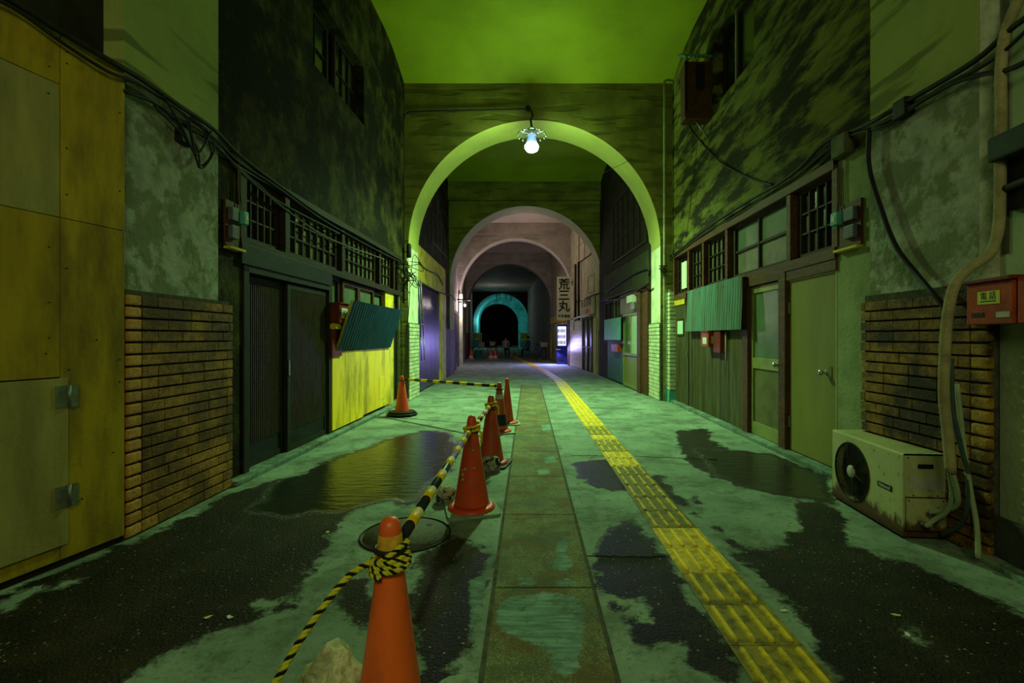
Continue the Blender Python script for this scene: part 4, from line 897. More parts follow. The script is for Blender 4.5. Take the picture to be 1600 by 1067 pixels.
MB().wbox(A, yA-.0015, yA, -.24, -.03, .31, .385).build('rating_label', m_silver, ac)
MB().wbox(A, yA-.01, yB+.0, -D-.005, .008, .018, z0, .003).build('base_tray', mat('rusted_steel', (.09,.045,.02), (.05,.03,.015), 20, .8, .4), ac)
for y in (yA+.08, yB-.1): MB().wbox(A, y, y+.05, -D, .0, .0, .02, .002).build('foot', m_black, ac)
axA = axis_to(A.n)
b = MB(); b.lathe([(rad,-.05),(0,-.055)], A.P(yc,0,zc), 32, axA, cap=False); b.build('fan_well', m_black, ac)
for k in range(3):
    a0 = k*2*math.pi/3; b = MB(); pts = []
    for r_, da, o in ((.03,0,-.045),(.18,.35,-.045),(.185,.95,-.025),(.06,.8,-.02),(.03,.6,-.025)): pts.append(A.P(yc+r_*math.cos(a0+da), o, zc+r_*math.sin(a0+da)))
    b.face(pts); b.build('fan_blade', m_greywood, ac)
b = MB(); b.lathe([(.045,0),(.045,.006),(.038,.012),(0,.013)], A.P(yc,.0,zc), 24, axA, cap=False); b.build('hub', m_silver, ac)
b = MB()
for k in range(1, 11): b.torus(A.P(yc,.004,zc), .045+.0158*k, .0018, axA, 40, 5)
b.build('grille_rings', m_greywood, ac)['kind'] = 'stuff'
for k in range(6):
    a = k*math.pi/3+.25; b = MB(); b.tube([A.P(yc+.04*math.cos(a), .006, zc+.04*math.sin(a)), A.P(yc+rad*math.cos(a), .004, zc+rad*math.sin(a))], .003, 6); b.build('grille_spoke', m_greywood, ac)
b = MB(); b.torus(A.P(yc,.002,zc), rad, .006, axA, 44, 6); b.build('grille_rim', m_greywood, ac)
yb0, yb1 = A.Y(1394), A.Y(1372)
MB().wbox(A, yb0, yb1, .0, .004, .258, .292, .002).build('badge', m_kband, ac)
text('National', 'lettering', faceM(A.P((yb0+yb1)/2, .0045, .275), -(A.P(3,0,0)-A.P(2,0,0)), (0,0,1)), .032, m_paper, ac, .0004)
for o, z in ((-.15,.155),(-.10,.105)):
    p = A.P(yA, o, z); b = MB(); b.tube([p, p+Vector((0,-.035,0))], .016, 6); b.tube([p+Vector((0,-.03,0)), p+Vector((.02,-.07,-.0))], .010, 8); b.build('valve', m_steel, ac)
for o, z in ((-.03,.24),(-.23,.24),(-.03,.5),(-.2,.20),(-.05,.08),(-.06,.27),(-.2,.27)):
    b = MB(); b.lathe([(.005,0),(.004,.003)], A.P(yA-.006 if z < .25 else yA, o, z), 8, axis_to((0,-1,0))); b.build('screw', m_black, ac)

# ------------------------------------------------------------------ traffic cones
def cone(x, y, Hc, label, m, base_m, plate='square', band=None, extra=None, wide=1.0, group='traffic cones along the wet walkway', rot=.1, flange=True, topball=False):
    r = tag(empty('traffic_cone', (x, y, 0)), label, 'traffic cone', group); s = Hc/.68; c = (x, y, 0)
    R = lambda z: (.128-(.128-.036)*(z-.03)/.58)*wide if z < .61 else .036*wide
    zs_ = [.03,.10,.2,.3,.4,.5,.58,.605]
    prof = [(R(z)*s, z*s) for z in zs_]+[(.034*s,.63*s),(.031*s,.65*s),(.026*s,.668*s),(.014*s,.678*s),(0,.68*s)]
    b = MB(); b.lathe(prof, c, 40, cap=False); b.build('body', m, r)
    if flange:
        b = MB(); b.lathe([(.165*s,.012),(.168*s,.028),(.150*s,.038),(.128*s*wide,.05),(.12*s*wide,.012)], c, 40, cap=False); b.build('flange', m, r)
    q = .185*s; b = MB(); pts = []
    for sx, sy in ((1,1),(-1,1),(-1,-1),(1,-1)):
        for k in range(5):
            a = math.atan2(sy, sx)-math.pi/4+math.pi/2*k/4; pts.append(Vector((sx*(q-.04)+.04*math.cos(a), sy*(q-.04)+.04*math.sin(a), .0)))
    Rz = Matrix.Rotation(rot, 3, 'Z'); b.prism([Vector(c)+Rz@p for p in pts], (0,0,.018)); b.build('base_plate', base_m, r)
    if band:
        for z0_, z1_, bm_ in band:
            b = MB(); n_ = 4; b.lathe([((R(z0_/s+(z1_-z0_)/s*k/n_)*s+.0015), z0_+(z1_-z0_)*k/n_) for k in range(n_+1)], c, 40, cap=False); b.build('band', bm_, r)
    return r, R, s
def twisted(path, rs, Rr, pitch, names=('rope_strand',)*3, mats=None, parent=None, seg=6):
    """three strands twisted round each other along the path"""
    mats = mats or [m_ropey, m_ropey, m_ropek]; P = [Vector(p) for p in path]
    D = [0]
    for a, c in zip(P, P[1:]): D.append(D[-1]+(c-a).length)
    N = max(12, int(D[-1]/pitch*8)); S = []; j = 0; up = Vector((0,0,1)); fr = None
    for k in range(N+1):
        dd = D[-1]*k/N
        while j < len(P)-2 and D[j+1] < dd: j += 1
        tt = (dd-D[j])/max(D[j+1]-D[j], 1e-9); p = P[j].lerp(P[j+1], tt); tg_ = (P[j+1]-P[j]).normalized()
        if fr is None: fr = tg_.orthogonal().normalized()
        fr = (fr-tg_*fr.dot(tg_)).normalized(); S.append((p, fr.copy(), tg_.cross(fr), dd))
    for i, (nm, m) in enumerate(zip(names, mats)):
        pts = [p+(a*math.cos(dd/pitch*2*math.pi+i*2.094)+b_*math.sin(dd/pitch*2*math.pi+i*2.094))*Rr for p, a, b_, dd in S]
        b = MB(); b.tube(pts, rs, seg); b.build(nm, m, parent)
c1 = (-.425, 1.50)
r1, R1, s1 = cone(c1[0], c1[1], .68, 'large orange cone nearest the camera, yellow rope wrapped below its cap', m_cone1, m_black, band=None, wide=.86)
b = MB(); b.lathe([(.0385,.594),(.0375,.615),(.0355,.634),(.033,.637)], (c1[0],c1[1],0), 32, cap=False); b.build('tape_band', mat('worn_yellow_tape', (.85,.55,.05), (.62,.36,.04), 18, .6, .2, dirt=.5, dcol=(.4,.1,.02), dscale=14), r1)
b = MB(); b.lathe([(.0335,.634),(.034,.650),(.031,.668),(.021,.681),(.010,.686),(.0,.687)], (c1[0],c1[1],0), 32, cap=False); b.build('cap', m_cone1, r1)
c2 = (-.405, 3.50)
r2, _, _ = cone(c2[0], c2[1], .68, 'red cone with scratched pale marks between two porous rocks', m_cone2, m_rock_g, band=[(.595,.612,m_cone1)], wide=1.0, rot=.25)
for k, (a, z) in enumerate(((-2.35,.30),(-2.05,.31),(-2.25,.27),(-1.25,.32),(-1.35,.44),(-2.2,.24))):
    rr = .128-(.128-.036)*(z-.03)/.58
    b = MB(); b.lathe([(0,.0),(.010+.003*(k%3),.001),(.008,.003),(0,.004)], (c2[0]+rr*math.cos(a), c2[1]+rr*math.sin(a), z), 9, axis_to((math.cos(a),math.sin(a),.15)), cap=False); b.build('scratch_mark', m_scuff, r2)
c3 = (-.362, 4.76)
r3, _, _ = cone(c3[0], c3[1], .675, 'red cone with yellow rope knot standing behind the scratched cone', m_cone3, m_black, band=[(.53,.545,m_kband)], wide=1.0, rot=-.2)
c4 = (-.375, 6.35)
r4, _, _ = cone(c4[0], c4[1], .655, 'red cone with silver band and dark blue taped foot', m_cone3, m_rock_g, band=[(.44,.50,m_silver),(.10,.24,m_bluetape)], wide=.95, rot=.3)
c5 = (-.30, 6.98)
r5, _, _ = cone(c5[0], c5[1], .655, 'plain slim red cone farthest along the cone row', m_cone3, m_rock_g, wide=.8, rot=.1)
c6 = (-2.0, 7.72)
r6, _, _ = cone(c6[0], c6[1], .635, 'red cone on stacked black bases by the yellow boards', m_cone2, m_black, wide=1.0, flange=False)
b = MB(); 
for k in range(2):
    q = .25-.03*k; b.lathe([(q,.018+.03*k),(q,.038+.03*k),(q*.9,.046+.03*k)], (c6[0],c6[1],0), 8)
b.build('extra_base', m_black, r6)
# striped bars
def bar(a, bb, label, r=.019, period=.27, start=0.0, rings=None, yl=.13):
    a, bb = Vector(a), Vector(bb); L = (bb-a).length; d = (bb-a)/L
    o = tag(empty('striped_bar', a), label, 'barrier bar', 'black and yellow barrier bars')
    h = MB(); h.tube([a, bb], r, 14); h.build('tube', m_kband, o)
    x = start
    while x < L-.03:
        h = MB(); h.tube([a+d*x, a+d*min(x+yl, L-.01)], r+.0012, 14); h.build('yellow_band', m_yband, o); x += period
    for c, R_ in (rings or []):
        h = MB(); h.torus(c, R_, .0075, None, 28, 8); h.build('end_ring', m_kband, o)
    return o
bar((c1[0]+.022, c1[1]+.050, .600), (c2[0]-.01, c2[1]-.06, .575), 'black and yellow bar between orange cone and scratched red cone', start=.11, rings=[((c1[0],c1[1],.592), .0455), ((c2[0],c2[1],.565), .048)])
bar((c2[0]+.01, c2[1]+.06, .585), (c3[0]-.01, c3[1]-.06, .575), 'short black and yellow bar behind the scratched red cone', start=.1, rings=[((c3[0],c3[1],.56), .05)])
bar((c6[0]+.05, c6[1], .575), (c4[0]-.05, c4[1]+.05, .60), 'black and yellow bar crossing from yellow boards to the cone row', r=.02, period=.30, start=.12, yl=.15, rings=[((c6[0],c6[1],.56), .05), ((c4[0],c4[1],.56), .05)])
# rope on the near cone, wound below the cap and trailing away
rp = tag(empty('barrier_rope', (c1[0], c1[1], .55)), 'twisted yellow and black rope trailing from the orange cone', 'rope')
wind = []
for k in range(0, 90):
    a = -math.pi*.9+k/90*2*math.pi*3.2; z = .572-.040*(k/90)+.009*math.sin(a*1.0+1); rr = .050+.010*(k/90)+.003*math.sin(k*.5); wind.append((c1[0]+rr*math.cos(a), c1[1]+rr*math.sin(a), z))
twisted(wind, .0048, .0042, .032, parent=rp)
wind2 = [(c1[0]+(.052+.003*math.sin(k))*math.cos(k/30*2*math.pi+2), c1[1]+(.052+.003*math.sin(k))*math.sin(k/30*2*math.pi+2), .575+.035*math.cos(k/30*2*math.pi+2.2)) for k in range(31)]
twisted(wind2, .0046, .004, .032, parent=rp)
twisted(smoothpath([(c1[0]-.05, c1[1]-.03, .56), at(545,900,1.44), at(500,955,1.38), at(460,1015,1.33), at(424,1075,1.28), (-.78,1.16,.18), (-.84,1.05,.06), (-.95,.98,.012)], 8), .0058, .0052, .040, parent=rp)
for cc, nm in ((c2, 'yellow rope knot tied round the scratched red cone'), (c3, 'yellow rope knot tied round the cone behind')):
    kn = tag(empty('rope_knot', (cc[0], cc[1], .57)), nm, 'rope')
    for j in range(2):
        twisted([(cc[0]+.055*math.cos(k/20*2*math.pi), cc[1]+.055*math.sin(k/20*2*math.pi), .585+j*.012+.010*math.sin(k/20*2*math.pi+j*2)) for k in range(21)], .0055, .0045, .032, mats=[m_ropey, m_yellow2, m_yband], parent=kn)
    twisted([(cc[0]+.05, cc[1]-.03, .58), (cc[0]+.075, cc[1]-.04, .56), (cc[0]+.072, cc[1]-.045, .49)], .005, .004, .03, mats=[m_ropey, m_yellow2, m_yband], parent=kn)
# ------------------------------------------------------------------ rocks
def rock(name, c, sx, sy, sz, m, label, seed, cat='rock', rough=.16, sub=4, cut=True):
    rnd = random.Random(seed); b = bmesh.new(); bmesh.ops.create_icosphere(b, subdivisions=sub, radius=1)
    pl = [(Vector((rnd.uniform(-1,1), rnd.uniform(-1,1), rnd.uniform(-.3,1))).normalized(), rnd.uniform(.62,.88)) for _ in range(9 if cut else 3)]
    from mathutils import noise as nz
    for v in b.verts:
        p = v.co.copy()
        for n_, d_ in pl:
            e_ = p.dot(n_)-d_
            if e_ > 0: p -= n_*e_*.92
        p += p.normalized()*(nz.noise(p*2.3+Vector((seed,0,0)))*rough+nz.noise(p*7+Vector((0,seed,0)))*rough*.4)
        v.co = Vector((p.x*sx, p.y*sy, max(p.z, -.75)*sz))
    zmin = min(v.co.z for v in b.verts); me = bpy.data.meshes.new(name)
    for v in b.verts: v.co.z -= zmin
    b.to_mesh(me); b.free(); me.materials.append(m)
    o = bpy.data.objects.new(name, me); C.objects.link(o); o.location = c; return tag(o, label, cat)
rock('rock', (-.605, 1.53, 0), .115, .12, .165, m_rock, 'big crumbly yellowish rock left of the orange cone', 4)['label'] = 'big crumbly yellowish rock against the orange cone'
rock('concrete_lump', (-.235, 1.50, 0), .075, .075, .125, m_rock_g, 'grey green broken concrete lump beside the orange cone', 11, 'concrete lump', .05)
rock('concrete_lump', (-.155, 1.47, 0), .04, .05, .075, m_rock_g, 'smaller pale concrete chip by the grey green lump', 14, 'concrete lump', .05)
rock('rock', fl(696,784), .075, .08, .075, m_rock_p, 'porous grey rock beside the scratched red cone and its shadow', 21, rough=.12, cut=False)
rock('rock', fl(768,735), .09, .09, .085, m_rock_p, 'darker porous rock between the scratched cone and the knotted cone', 33, rough=.2, cut=False)
# litter flakes
for k, (px, py) in enumerate(((1225,955),(1400,962),(358,965),(512,832),(1418,992),(326,965))):
    p = fl(px, py); b = MB(); n_ = 7; pts = [(p.x+(.014+.008*math.sin(j*2.3+k))*math.cos(j/n_*2*math.pi), p.y+(.012+.006*math.cos(j*1.7+k))*math.sin(j/n_*2*math.pi), .003) for j in range(n_)]
    b.prism(pts, (0,0,.002)); tag(b.build('leaf_scrap', [m_paper, m_label][k % 2], loc=p), ['pale scrap on wet floor beside the yellow tactile path','dry yellow leaf scrap on the dark wet floor','pale scrap on wet floor left of the rope','orange leaf scrap on the manhole cover','pale scrap at the wet edge below the outdoor unit','second pale scrap near the trailing rope'][k].replace(' left of', ' beyond'), 'scrap')

# ------------------------------------------------------------------ second bay, left
yA, yB = W2L.Y(648), W2L.Y(685)
sh = tag(empty('steel_shutter', W2L.P((yA+yB)/2, .03, .03)), 'steel shutter door, purple glow in its colour, behind the white pier', 'shutter')
n = 5
for k in range(n): MB().wbox(W2L, yA-.2+(yB-yA+.2)*k/n+.004, yA-.2+(yB-yA+.2)*(k+1)/n-.004, .0, .025, .03, 2.42, .003).build('panel', m_purple, sh)
MB().wbox(W2L, 13.95, 13.95+.03, .0, .05, .03, 2.42).build('edge_strip', m_steel, sh)
ya = tag(empty('ladder_reflection', W2L.P(10.9,.06,.4)), 'pale ladder-like bars modelled for a reflection in the purple shutter', 'ladder')  # bars modelled in place of the ladder-like reflection in the shutter
for dy in (0, .32):
    b = MB(); b.tube([W2L.P(10.75+dy,.08,1.25), W2L.P(10.55+dy*.6,.08,2.5)], .014, 6); b.build('rail', m_steel, ya)
    b = MB(); b.tube([W2L.P(10.75+dy,.08,1.25), W2L.P(10.75+dy,.10,.72)], .014, 6); b.build('rail', m_steel, ya)
for k in range(9):
    t_ = k/9; b = MB(); b.tube([W2L.P(10.75-.2*t_,.08,1.25+1.25*t_), W2L.P(11.07-.33*t_,.08,1.25+1.25*t_)], .009, 6); b.build('rung', m_steel, ya)
struct(MB().wbox(W2L, W2L.Y(685.5), W2L.Y(694), .0, .06, .0, 2.5, .005).build('trim_20', m_yellow2))
struct(MB().wbox(W2L, 10.33, W2L.Y(694), .0, .04, 2.50, 3.28, .005).build('trim_21', m_yellow2))
window(W2L, 12.6, 15.2, 3.7, 5.3, .02, 4, 2, m_wood_d, m_pane_d)
struct(MB().wbox(W2L, W2L.Y(694.5), 15.7, .0, .05, 0, 1.5).build('wall_left_dark_dado', m_wood_d))
# ---- second bay, right
def R2(px, o=0): return W2R.Y(px, o)
struct(MB().wbox(W2R, R2(1015), R2(944), -.02, .02, 2.35, 3.1, .005).build('wall_right_lining', mat('dark_green_lining', (.05,.06,.025), (.03,.035,.015), 3, .8, .3)))
struct(MB().wbox(W2R, R2(1015), R2(944), .0, .10, 2.33, 2.38, .005).build('trim_22', m_wood_d))
struct(MB().wbox(W2R, R2(1015), R2(1002), .0, .05, 0, 2.34, .005).build('trim_23', m_wood_b))
struct(MB().wbox(W2R, R2(1006), R2(1001), .0, .09, 0, 2.33, .005).build('trim_24', m_wood_b))
struct(MB().wbox(W2R, R2(1001), R2(971), .0, .04, 1.83, 2.33, .005).build('trim_25', m_alu2))
r = door_root(W2R, 11.8, .0, 0); yA, yB = R2(1000.5), R2(976)
b = MB(); f = .05
b.wbox(W2R, yA, yA+f, .0, .05, .06, 1.82); b.wbox(W2R, yB-f, yB, .0, .05, .06, 1.82); b.wbox(W2R, yA, yB, .0, .05, 1.77, 1.82); b.wbox(W2R, yA, yB, .0, .05, .80, .86); b.wbox(W2R, yA, yB, .0, .05, .03, .10); b.build('door_frame', m_alu, r)
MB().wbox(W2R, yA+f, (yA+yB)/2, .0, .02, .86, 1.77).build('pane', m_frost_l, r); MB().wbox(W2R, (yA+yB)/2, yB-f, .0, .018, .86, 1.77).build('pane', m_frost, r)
MB().wbox(W2R, yA+f, yB-f, .0, .025, .10, .80).build('lower_panel', m_doorA, r)
b = MB(); b.wbox(W2R, (yA+yB)/2-.03, (yA+yB)/2+.03, .0, .045, .86, 1.77); b.build('middle_stile', m_alu, r)
mt = tag(empty('meter_board', W2R.P(R2(994),.05,1.95)), 'white electric meter above the glass door in second bay', 'meter board')
MB().wbox(W2R, R2(997), R2(989), .04, .16, 2.05, 2.22, .01).build('meter', m_white_p, mt); MB().wbox(W2R, R2(999), R2(993), .04, .12, 1.88, 2.05, .01).build('switch_box', m_steel, mt)
window(W2R, R2(972), R2(961), 1.72, 2.28, .03, 2, 1, m_alu2, m_pane_d); window(W2R, R2(960), R2(947), 1.72, 2.28, .03, 2, 1, m_wood_d, m_pane)
tb = tag(empty('awning_board', W2R.P(13.4,.1,1.2)), 'plain teal awning board in the second bay beside the glass door', 'awning')
MB().wbox(W2R, R2(969,.15), R2(944,.15), .13, .15, 1.17, 1.75, .004).build('board', m_tealflat, tb); MB().wbox(W2R, R2(969,.15), R2(944,.15), .0, .13, 1.70, 1.75).build('bracket', m_wood_d, tb)
MB().wbox(W2R, R2(969,.15), R2(944,.15), .10, .16, 1.14, 1.17).build('edge', m_wood_d, tb)
tag(MB().wbox(W2R, R2(973), R2(963), .02, .14, .85, 1.06, .01).build('mailbox', m_redbox, loc=W2R.P(13,.02,.85)), 'orange mailbox beside the glass door in the second bay', 'mailbox')
struct(MB().wbox(W2R, R2(974), R2(951), .0, .03, .05, 1.15, .004).build('wall_right_boarding', mat('dark_teal_boards', (.04,.13,.13), (.03,.09,.09), 5, .6, .1)))
window(W2R, R2(1012), R2(958), 3.3, 4.95, .03, 6, 3, m_wood_d, m_pane_d)
struct(MB().wbox(W2R, 10.4, 11.0, .0, .04, 0, 2.3).build('wall_right_dark_post', m_wood_d))
# ---- dark tiled feet of the second and third arches
def foot(name, x0, x1, y0, y1, m, z=1.5): struct(MB().box(x0, x1, y0, y1, 0, z, .004).build(name, m))
m_fb = mat('dull_brown_tiles', (.16,.10,.06), (.10,.07,.05), 10, .6, .3, lines=.7, lscale=14)
foot('wall_arch_dado', 2.385, 2.76, 15.67, 16.63, m_fb); foot('wall_arch_dado', -2.92, -2.505, 15.67, 16.63, m_fb)
foot('wall_arch_dado', 1.925, 2.3, 21.17, 21.93, m_fb); foot('wall_arch_dado', -3.4, -2.965, 21.17, 21.93, m_wood_b)
foot('wall_arch_dado', 1.305, 1.8, 28.17, 28.93, m_yellow2); foot('wall_arch_dado', -4, -3.465, 28.17, 28.93, m_wood_b)
# ---- third bay, right: shopfront with tiled wall, signs, vending machine
def R3(px, o=0): return W3R.Y(px, o)
tl = struct(MB().wbox(W3R, R3(911), R3(888.5), .0, .03, .0, 2.02).build('wall_right_tiling', m_mortar_w))
yA, yB = R3(911), R3(888.5); tmesh = MB().box(0, .19, 0, .02, 0, .145, .002).build('t', m_tile); tme = tmesh.data; bpy.data.objects.remove(tmesh)
dv = (W3R.P(20,0,0)-W3R.P(19,0,0)).normalized(); Rt = Matrix(((dv.x, W3R.n.x, 0, 0), (dv.y, W3R.n.y, 0, 0), (0,0,1,0), (0,0,0,1)))
nt = int((W3R.P(yB)-W3R.P(yA)).length/.2)
for k in range(nt):
    for j in range(13): inst(tme, 'tile', tl, Matrix.Translation(W3R.P(yA+.02, .028, .02+j*.152)+dv*k*.2)@Rt)
struct(MB().wbox(W3R, R3(888.5), 21.2, .0, .06, 0, 2.0).build('trim_26', m_wood_b))
r = door_root(W3R, 17.3, .0, 0); yA, yB = R3(927), R3(913)
b = MB(); b.wbox(W3R, yA, yA+.06, .0, .06, 0, 1.95); b.wbox(W3R, yB-.06, yB, .0, .06, 0, 1.95); b.wbox(W3R, yA, yB, .0, .06, 1.88, 1.95); b.wbox(W3R, yA, yB, .0, .06, .85, .9); b.wbox(W3R, (yA+yB)/2-.03, (yA+yB)/2+.03, .0, .06, 0, 1.9); b.build('door_frame', m_wood_d, r)
MB().wbox(W3R, yA, (yA+yB)/2, .0, .02, .02, 1.9).build('pane', m_pane_l, r); MB().wbox(W3R, (yA+yB)/2, yB, .0, .025, .02, 1.9).build('pane', m_pane_l, r)
struct(MB().wbox(W3R, 16.63, R3(928), .0, .04, 0, 1.9).build('trim_27', m_soffit))
ss = tag(empty('shop_sign', W3R.P(17.3,.05,2.05)), 'yellow shop signboard with black and red characters over glass door', 'sign')
yA, yB = R3(931), R3(911)
MB().wbox(W3R, yA, yB, .02, .09, 2.05, 2.75, .01).build('board', m_cream, ss)
for k, ch in enumerate('国道酒場'):
    text(ch, 'lettering', faceM(W3R.P(yB-.25-(yB-yA)*.2*k, .092, 2.48), -dv, (0,0,1)), .34, m_ink, ss, .002)
text('営業中', 'lettering', faceM(W3R.P((yA+yB)/2-.1, .092, 2.18), -dv, (0,0,1)), .2, m_redpaint, ss, .002)
b = tag(empty('awning_rail', W3R.P(17.3,.2,1.95)), 'pale curved awning pipe over the glass door by the tiles', 'awning rail')
h = MB(); h.tube(smoothpath([W3R.P(R3(928),.2,2.0), W3R.P(R3(912),.25,2.0), W3R.P(R3(908),.28,1.9), W3R.P(R3(907),.28,1.55)], 6), .035, 8); h.build('rail', m_white_p, b)
window(W3R, R3(929), R3(919), 2.85, 3.5, .03, 1, 1, m_cream, m_pane_d)
for px in (903, 908): cable('vertical drainpipe %s beside the shop signs' % ('dark' if px == 903 else 'black'), [W3R.P(R3(px),.1,1.9), W3R.P(R3(px),.1,4.2)], .05, m_cable, name='drainpipe', sm=False, cat='pipe')
struct(MB().wbox(W3R, R3(901), R3(893), .0, .12, 2.02, 3.4).build('wall_right_yellow_panel', m_cream))
window(W3R, R3(945), R3(905), 4.2, 5.6, .02, 4, 2, m_wood_d, m_pane_d)
# vertical projecting sign
sg = tag(empty('vertical_sign', (1.6,20.7,1.98)), 'tall vertical white signboard with three large black characters', 'sign')
X0, X1, Ysg = 1.245, 1.83, 20.7; Z0, Z1 = 1.99, 3.82
MB().box(X0, X1, Ysg, Ysg+.16, Z0, Z1, .015).build('board', mat('cream_sign_face', (.66,.62,.46), (.6,.56,.42), 3, .5, 0), sg)
for k, ch in enumerate('荒三丸'): text(ch, 'lettering', faceM(((X0+X1)/2, Ysg-.003, 3.47-.47*k), (1,0,0), (0,0,1)), .50, m_ink, sg, .003, .010)
text('やき鳥処', 'lettering', faceM(((X0+X1)/2, Ysg-.003, 2.13), (1,0,0), (0,0,1)), .135, m_ink, sg, .003, .004)
for z in (2.2, 3.6): 
    h = MB(); h.tube([(X1, Ysg+.08, z), (X1+.15, Ysg+.08, z)], .02, 8); h.build('bracket', m_steel, sg)
# vending machine
ang = math.radians(-22); vc = Vector((1.62, 22.75, 0)); vm = tag(empty('vending_machine', vc), 'navy vending machine with glowing blue white display beyond the tiles', 'vending machine')
Rv = Matrix.Rotation(ang, 3, 'Z')
def vbox(x0, x1, y0, y1, z0, z1, nm, m, bev=.005):
    b = MB(); b.box(x0, x1, y0, y1, z0, z1, bev)
    for v in b.bm.verts: v.co = vc+Rv@v.co
    return b.build(nm, m, vm)
vbox(-.18, .30, -.3, .3, 0, 1.83, 'body', m_vend); vbox(-.13, .26, -.325, -.30, .86, 1.74, 'display', m_glow, 0)
for j in range(3):
    for k in range(5):
        b = MB(); b.lathe([(.0,0),(.025,0),(.025,.14),(.012,.17),(0,.17)], vc+Rv@Vector((-.09+k*.075, -.34, .92+j*.27)), 8, cap=False); b.build('bottle', [m_white_p, m_bikeblue, m_redpaint][(j+k) % 3], vm)
vbox(-.2, .22, -.31, -.298, .60, .80, 'front_panel', m_vend); vbox(-.15, .15, -.32, -.3, .18, .34, 'pickup_flap', m_black)
vbox(-.22, .0, -.335, -.31, .66, .70, 'button_strip', m_white_p)
# far right shutters
def R4(px): return W4R.Y(px)
sp = tag(empty('shop_shutter', W4R.P(25,.05,0)), 'pale grey shop shutter beyond the vending machine', 'shutter')
for k in range(5): MB().wbox(W4R, 23.6+k*.5, 24.08+k*.5, .0, .05, .03, 1.95, .004).build('panel', m_silver, sp)
struct(MB().wbox(W4R, 22.0, 28.1, .0, .08, 2.0, 2.35).build('trim_28', m_yellow2))
# ---- third/fourth bay, left
def L3(px): return W3L.Y(px)
struct(MB().wbox(W3L, 16.7, 21.1, .0, .06, 2.1, 2.25).build('trim_29', m_wood_d))
for k, (a, c, m) in enumerate(((16.9,18.2,m_wood_d),(18.4,19.6,m_purple),(19.8,20.9,m_wood_b))):
    r = door_root(W3L, (a+c)/2, 0, 0); MB().wbox(W3L, a, c, .0, .05, .03, 2.08, .004).build('door_leaf', m, r)
    MB().wbox(W3L, a+.06, a+.12, .05, .08, .95, 1.05, .004).build('door_handle', m_steel, r)
struct(MB().wbox(W3L, 21.0, 21.2, .06, .20, 0, 3.1).build('wall_left_white_post', m_white))
bl2 = tag(empty('wall_bulb', (-2.72,20.9,2.6)), 'small bright bulb on a bracket at the third arch', 'lamp')
h = MB(); h.tube([(-3.05,20.95,2.75), (-2.72,20.95,2.75)], .02, 8); h.build('bracket', m_black, bl2)
h = MB(); h.lathe([(0,-.07),(.035,-.05),(.05,0),(.03,.05),(0,.07)], (-2.72,20.95,2.62), 16, cap=False); h.build('bulb', m_bulb2, bl2)
cable('dark bar with cable at the third arch over the small bulb', [(-3.0,20.3,2.82), (-2.35,20.3,2.80)], .035, m_black, name='wall_bar', sm=False, cat='bar')
# ---- far end of the passage
def far_cone(px, label, Y=27.7):
    x = (px-CX)/FPX*Y; o = tag(empty('traffic_cone', (x, Y, 0)), label, 'traffic cone', 'red cones at the far barricade')
    b = MB(); b.lathe([(.14,.02),(.10,.25),(.06,.5),(.035,.66),(0,.69)], (x,Y,0), 16, cap=False); b.build('body', m_cone2, o)
    b = MB(); b.box(x-.18, x+.18, Y-.18, Y+.18, 0, .02); b.build('base_plate', m_white_p, o)
    b = MB(); b.lathe([(.137,.08),(.118,.19)], (x,Y,0), 16, cap=False); b.build('band', m_white_p, o)
    return x
xa = far_cone(736, 'far red cone at the wall end of the red white bar'); xb = far_cone(767, 'far red cone holding the free end of the red white bar'); far_cone(774, 'far red cone standing just beyond the bar end', 27.9)
fbz = tag(empty('red_white_bar', (xa,27.7,.62)), 'red and white striped bar across the far cones', 'barrier bar')
for k in range(8):
    a = xa+(xb-xa)*k/8; c = xa+(xb-xa)*(k+1)/8; h = MB(); h.tube([(a,27.66,.55), (c,27.66,.55)], .022, 8); h.build('band', [m_redpaint, m_white_p][k % 2], fbz)
x = (745-CX)/FPX*28.6
bn = tag(empty('waste_bin', (x,29.2,0)), 'teal plastic bin behind the red and white bar', 'bin')
b = MB(); b.lathe([(.16,0),(.20,.42),(.215,.43),(.215,.46),(0,.48)], (x,29.2,0), 18, cap=False); b.build('body', m_bin, bn)
b = MB(); b.lathe([(.22,.455),(.21,.48),(.06,.51),(0,.51)], (x,29.2,0), 18, cap=False); b.build('lid', m_bin, bn)
def hoop(px0, px1, Y, label):
    x0, x1 = (px0-CX)/FPX*Y, (px1-CX)/FPX*Y
    o = tag(empty('pipe_barrier', ((x0+x1)/2, Y, 0)), label, 'barrier'); h = MB(); h.tube(smoothpath([(x0,Y,0),(x0,Y,.55),(x0+.08,Y,.65),(x1-.08,Y,.65),(x1,Y,.55),(x1,Y,0)], 4), .03, 8); h.build('hoop', m_cream, o)
    h = MB(); h.tube([(x0,Y,.32),(x1,Y,.32)], .02, 8); h.build('rail', m_cream, o)
hoop(777, 787.5, 31.4, 'cream pipe barrier hoop nearer the red cones'); hoop(799, 809, 31.4, 'cream pipe barrier hoop nearer the blue bicycle')
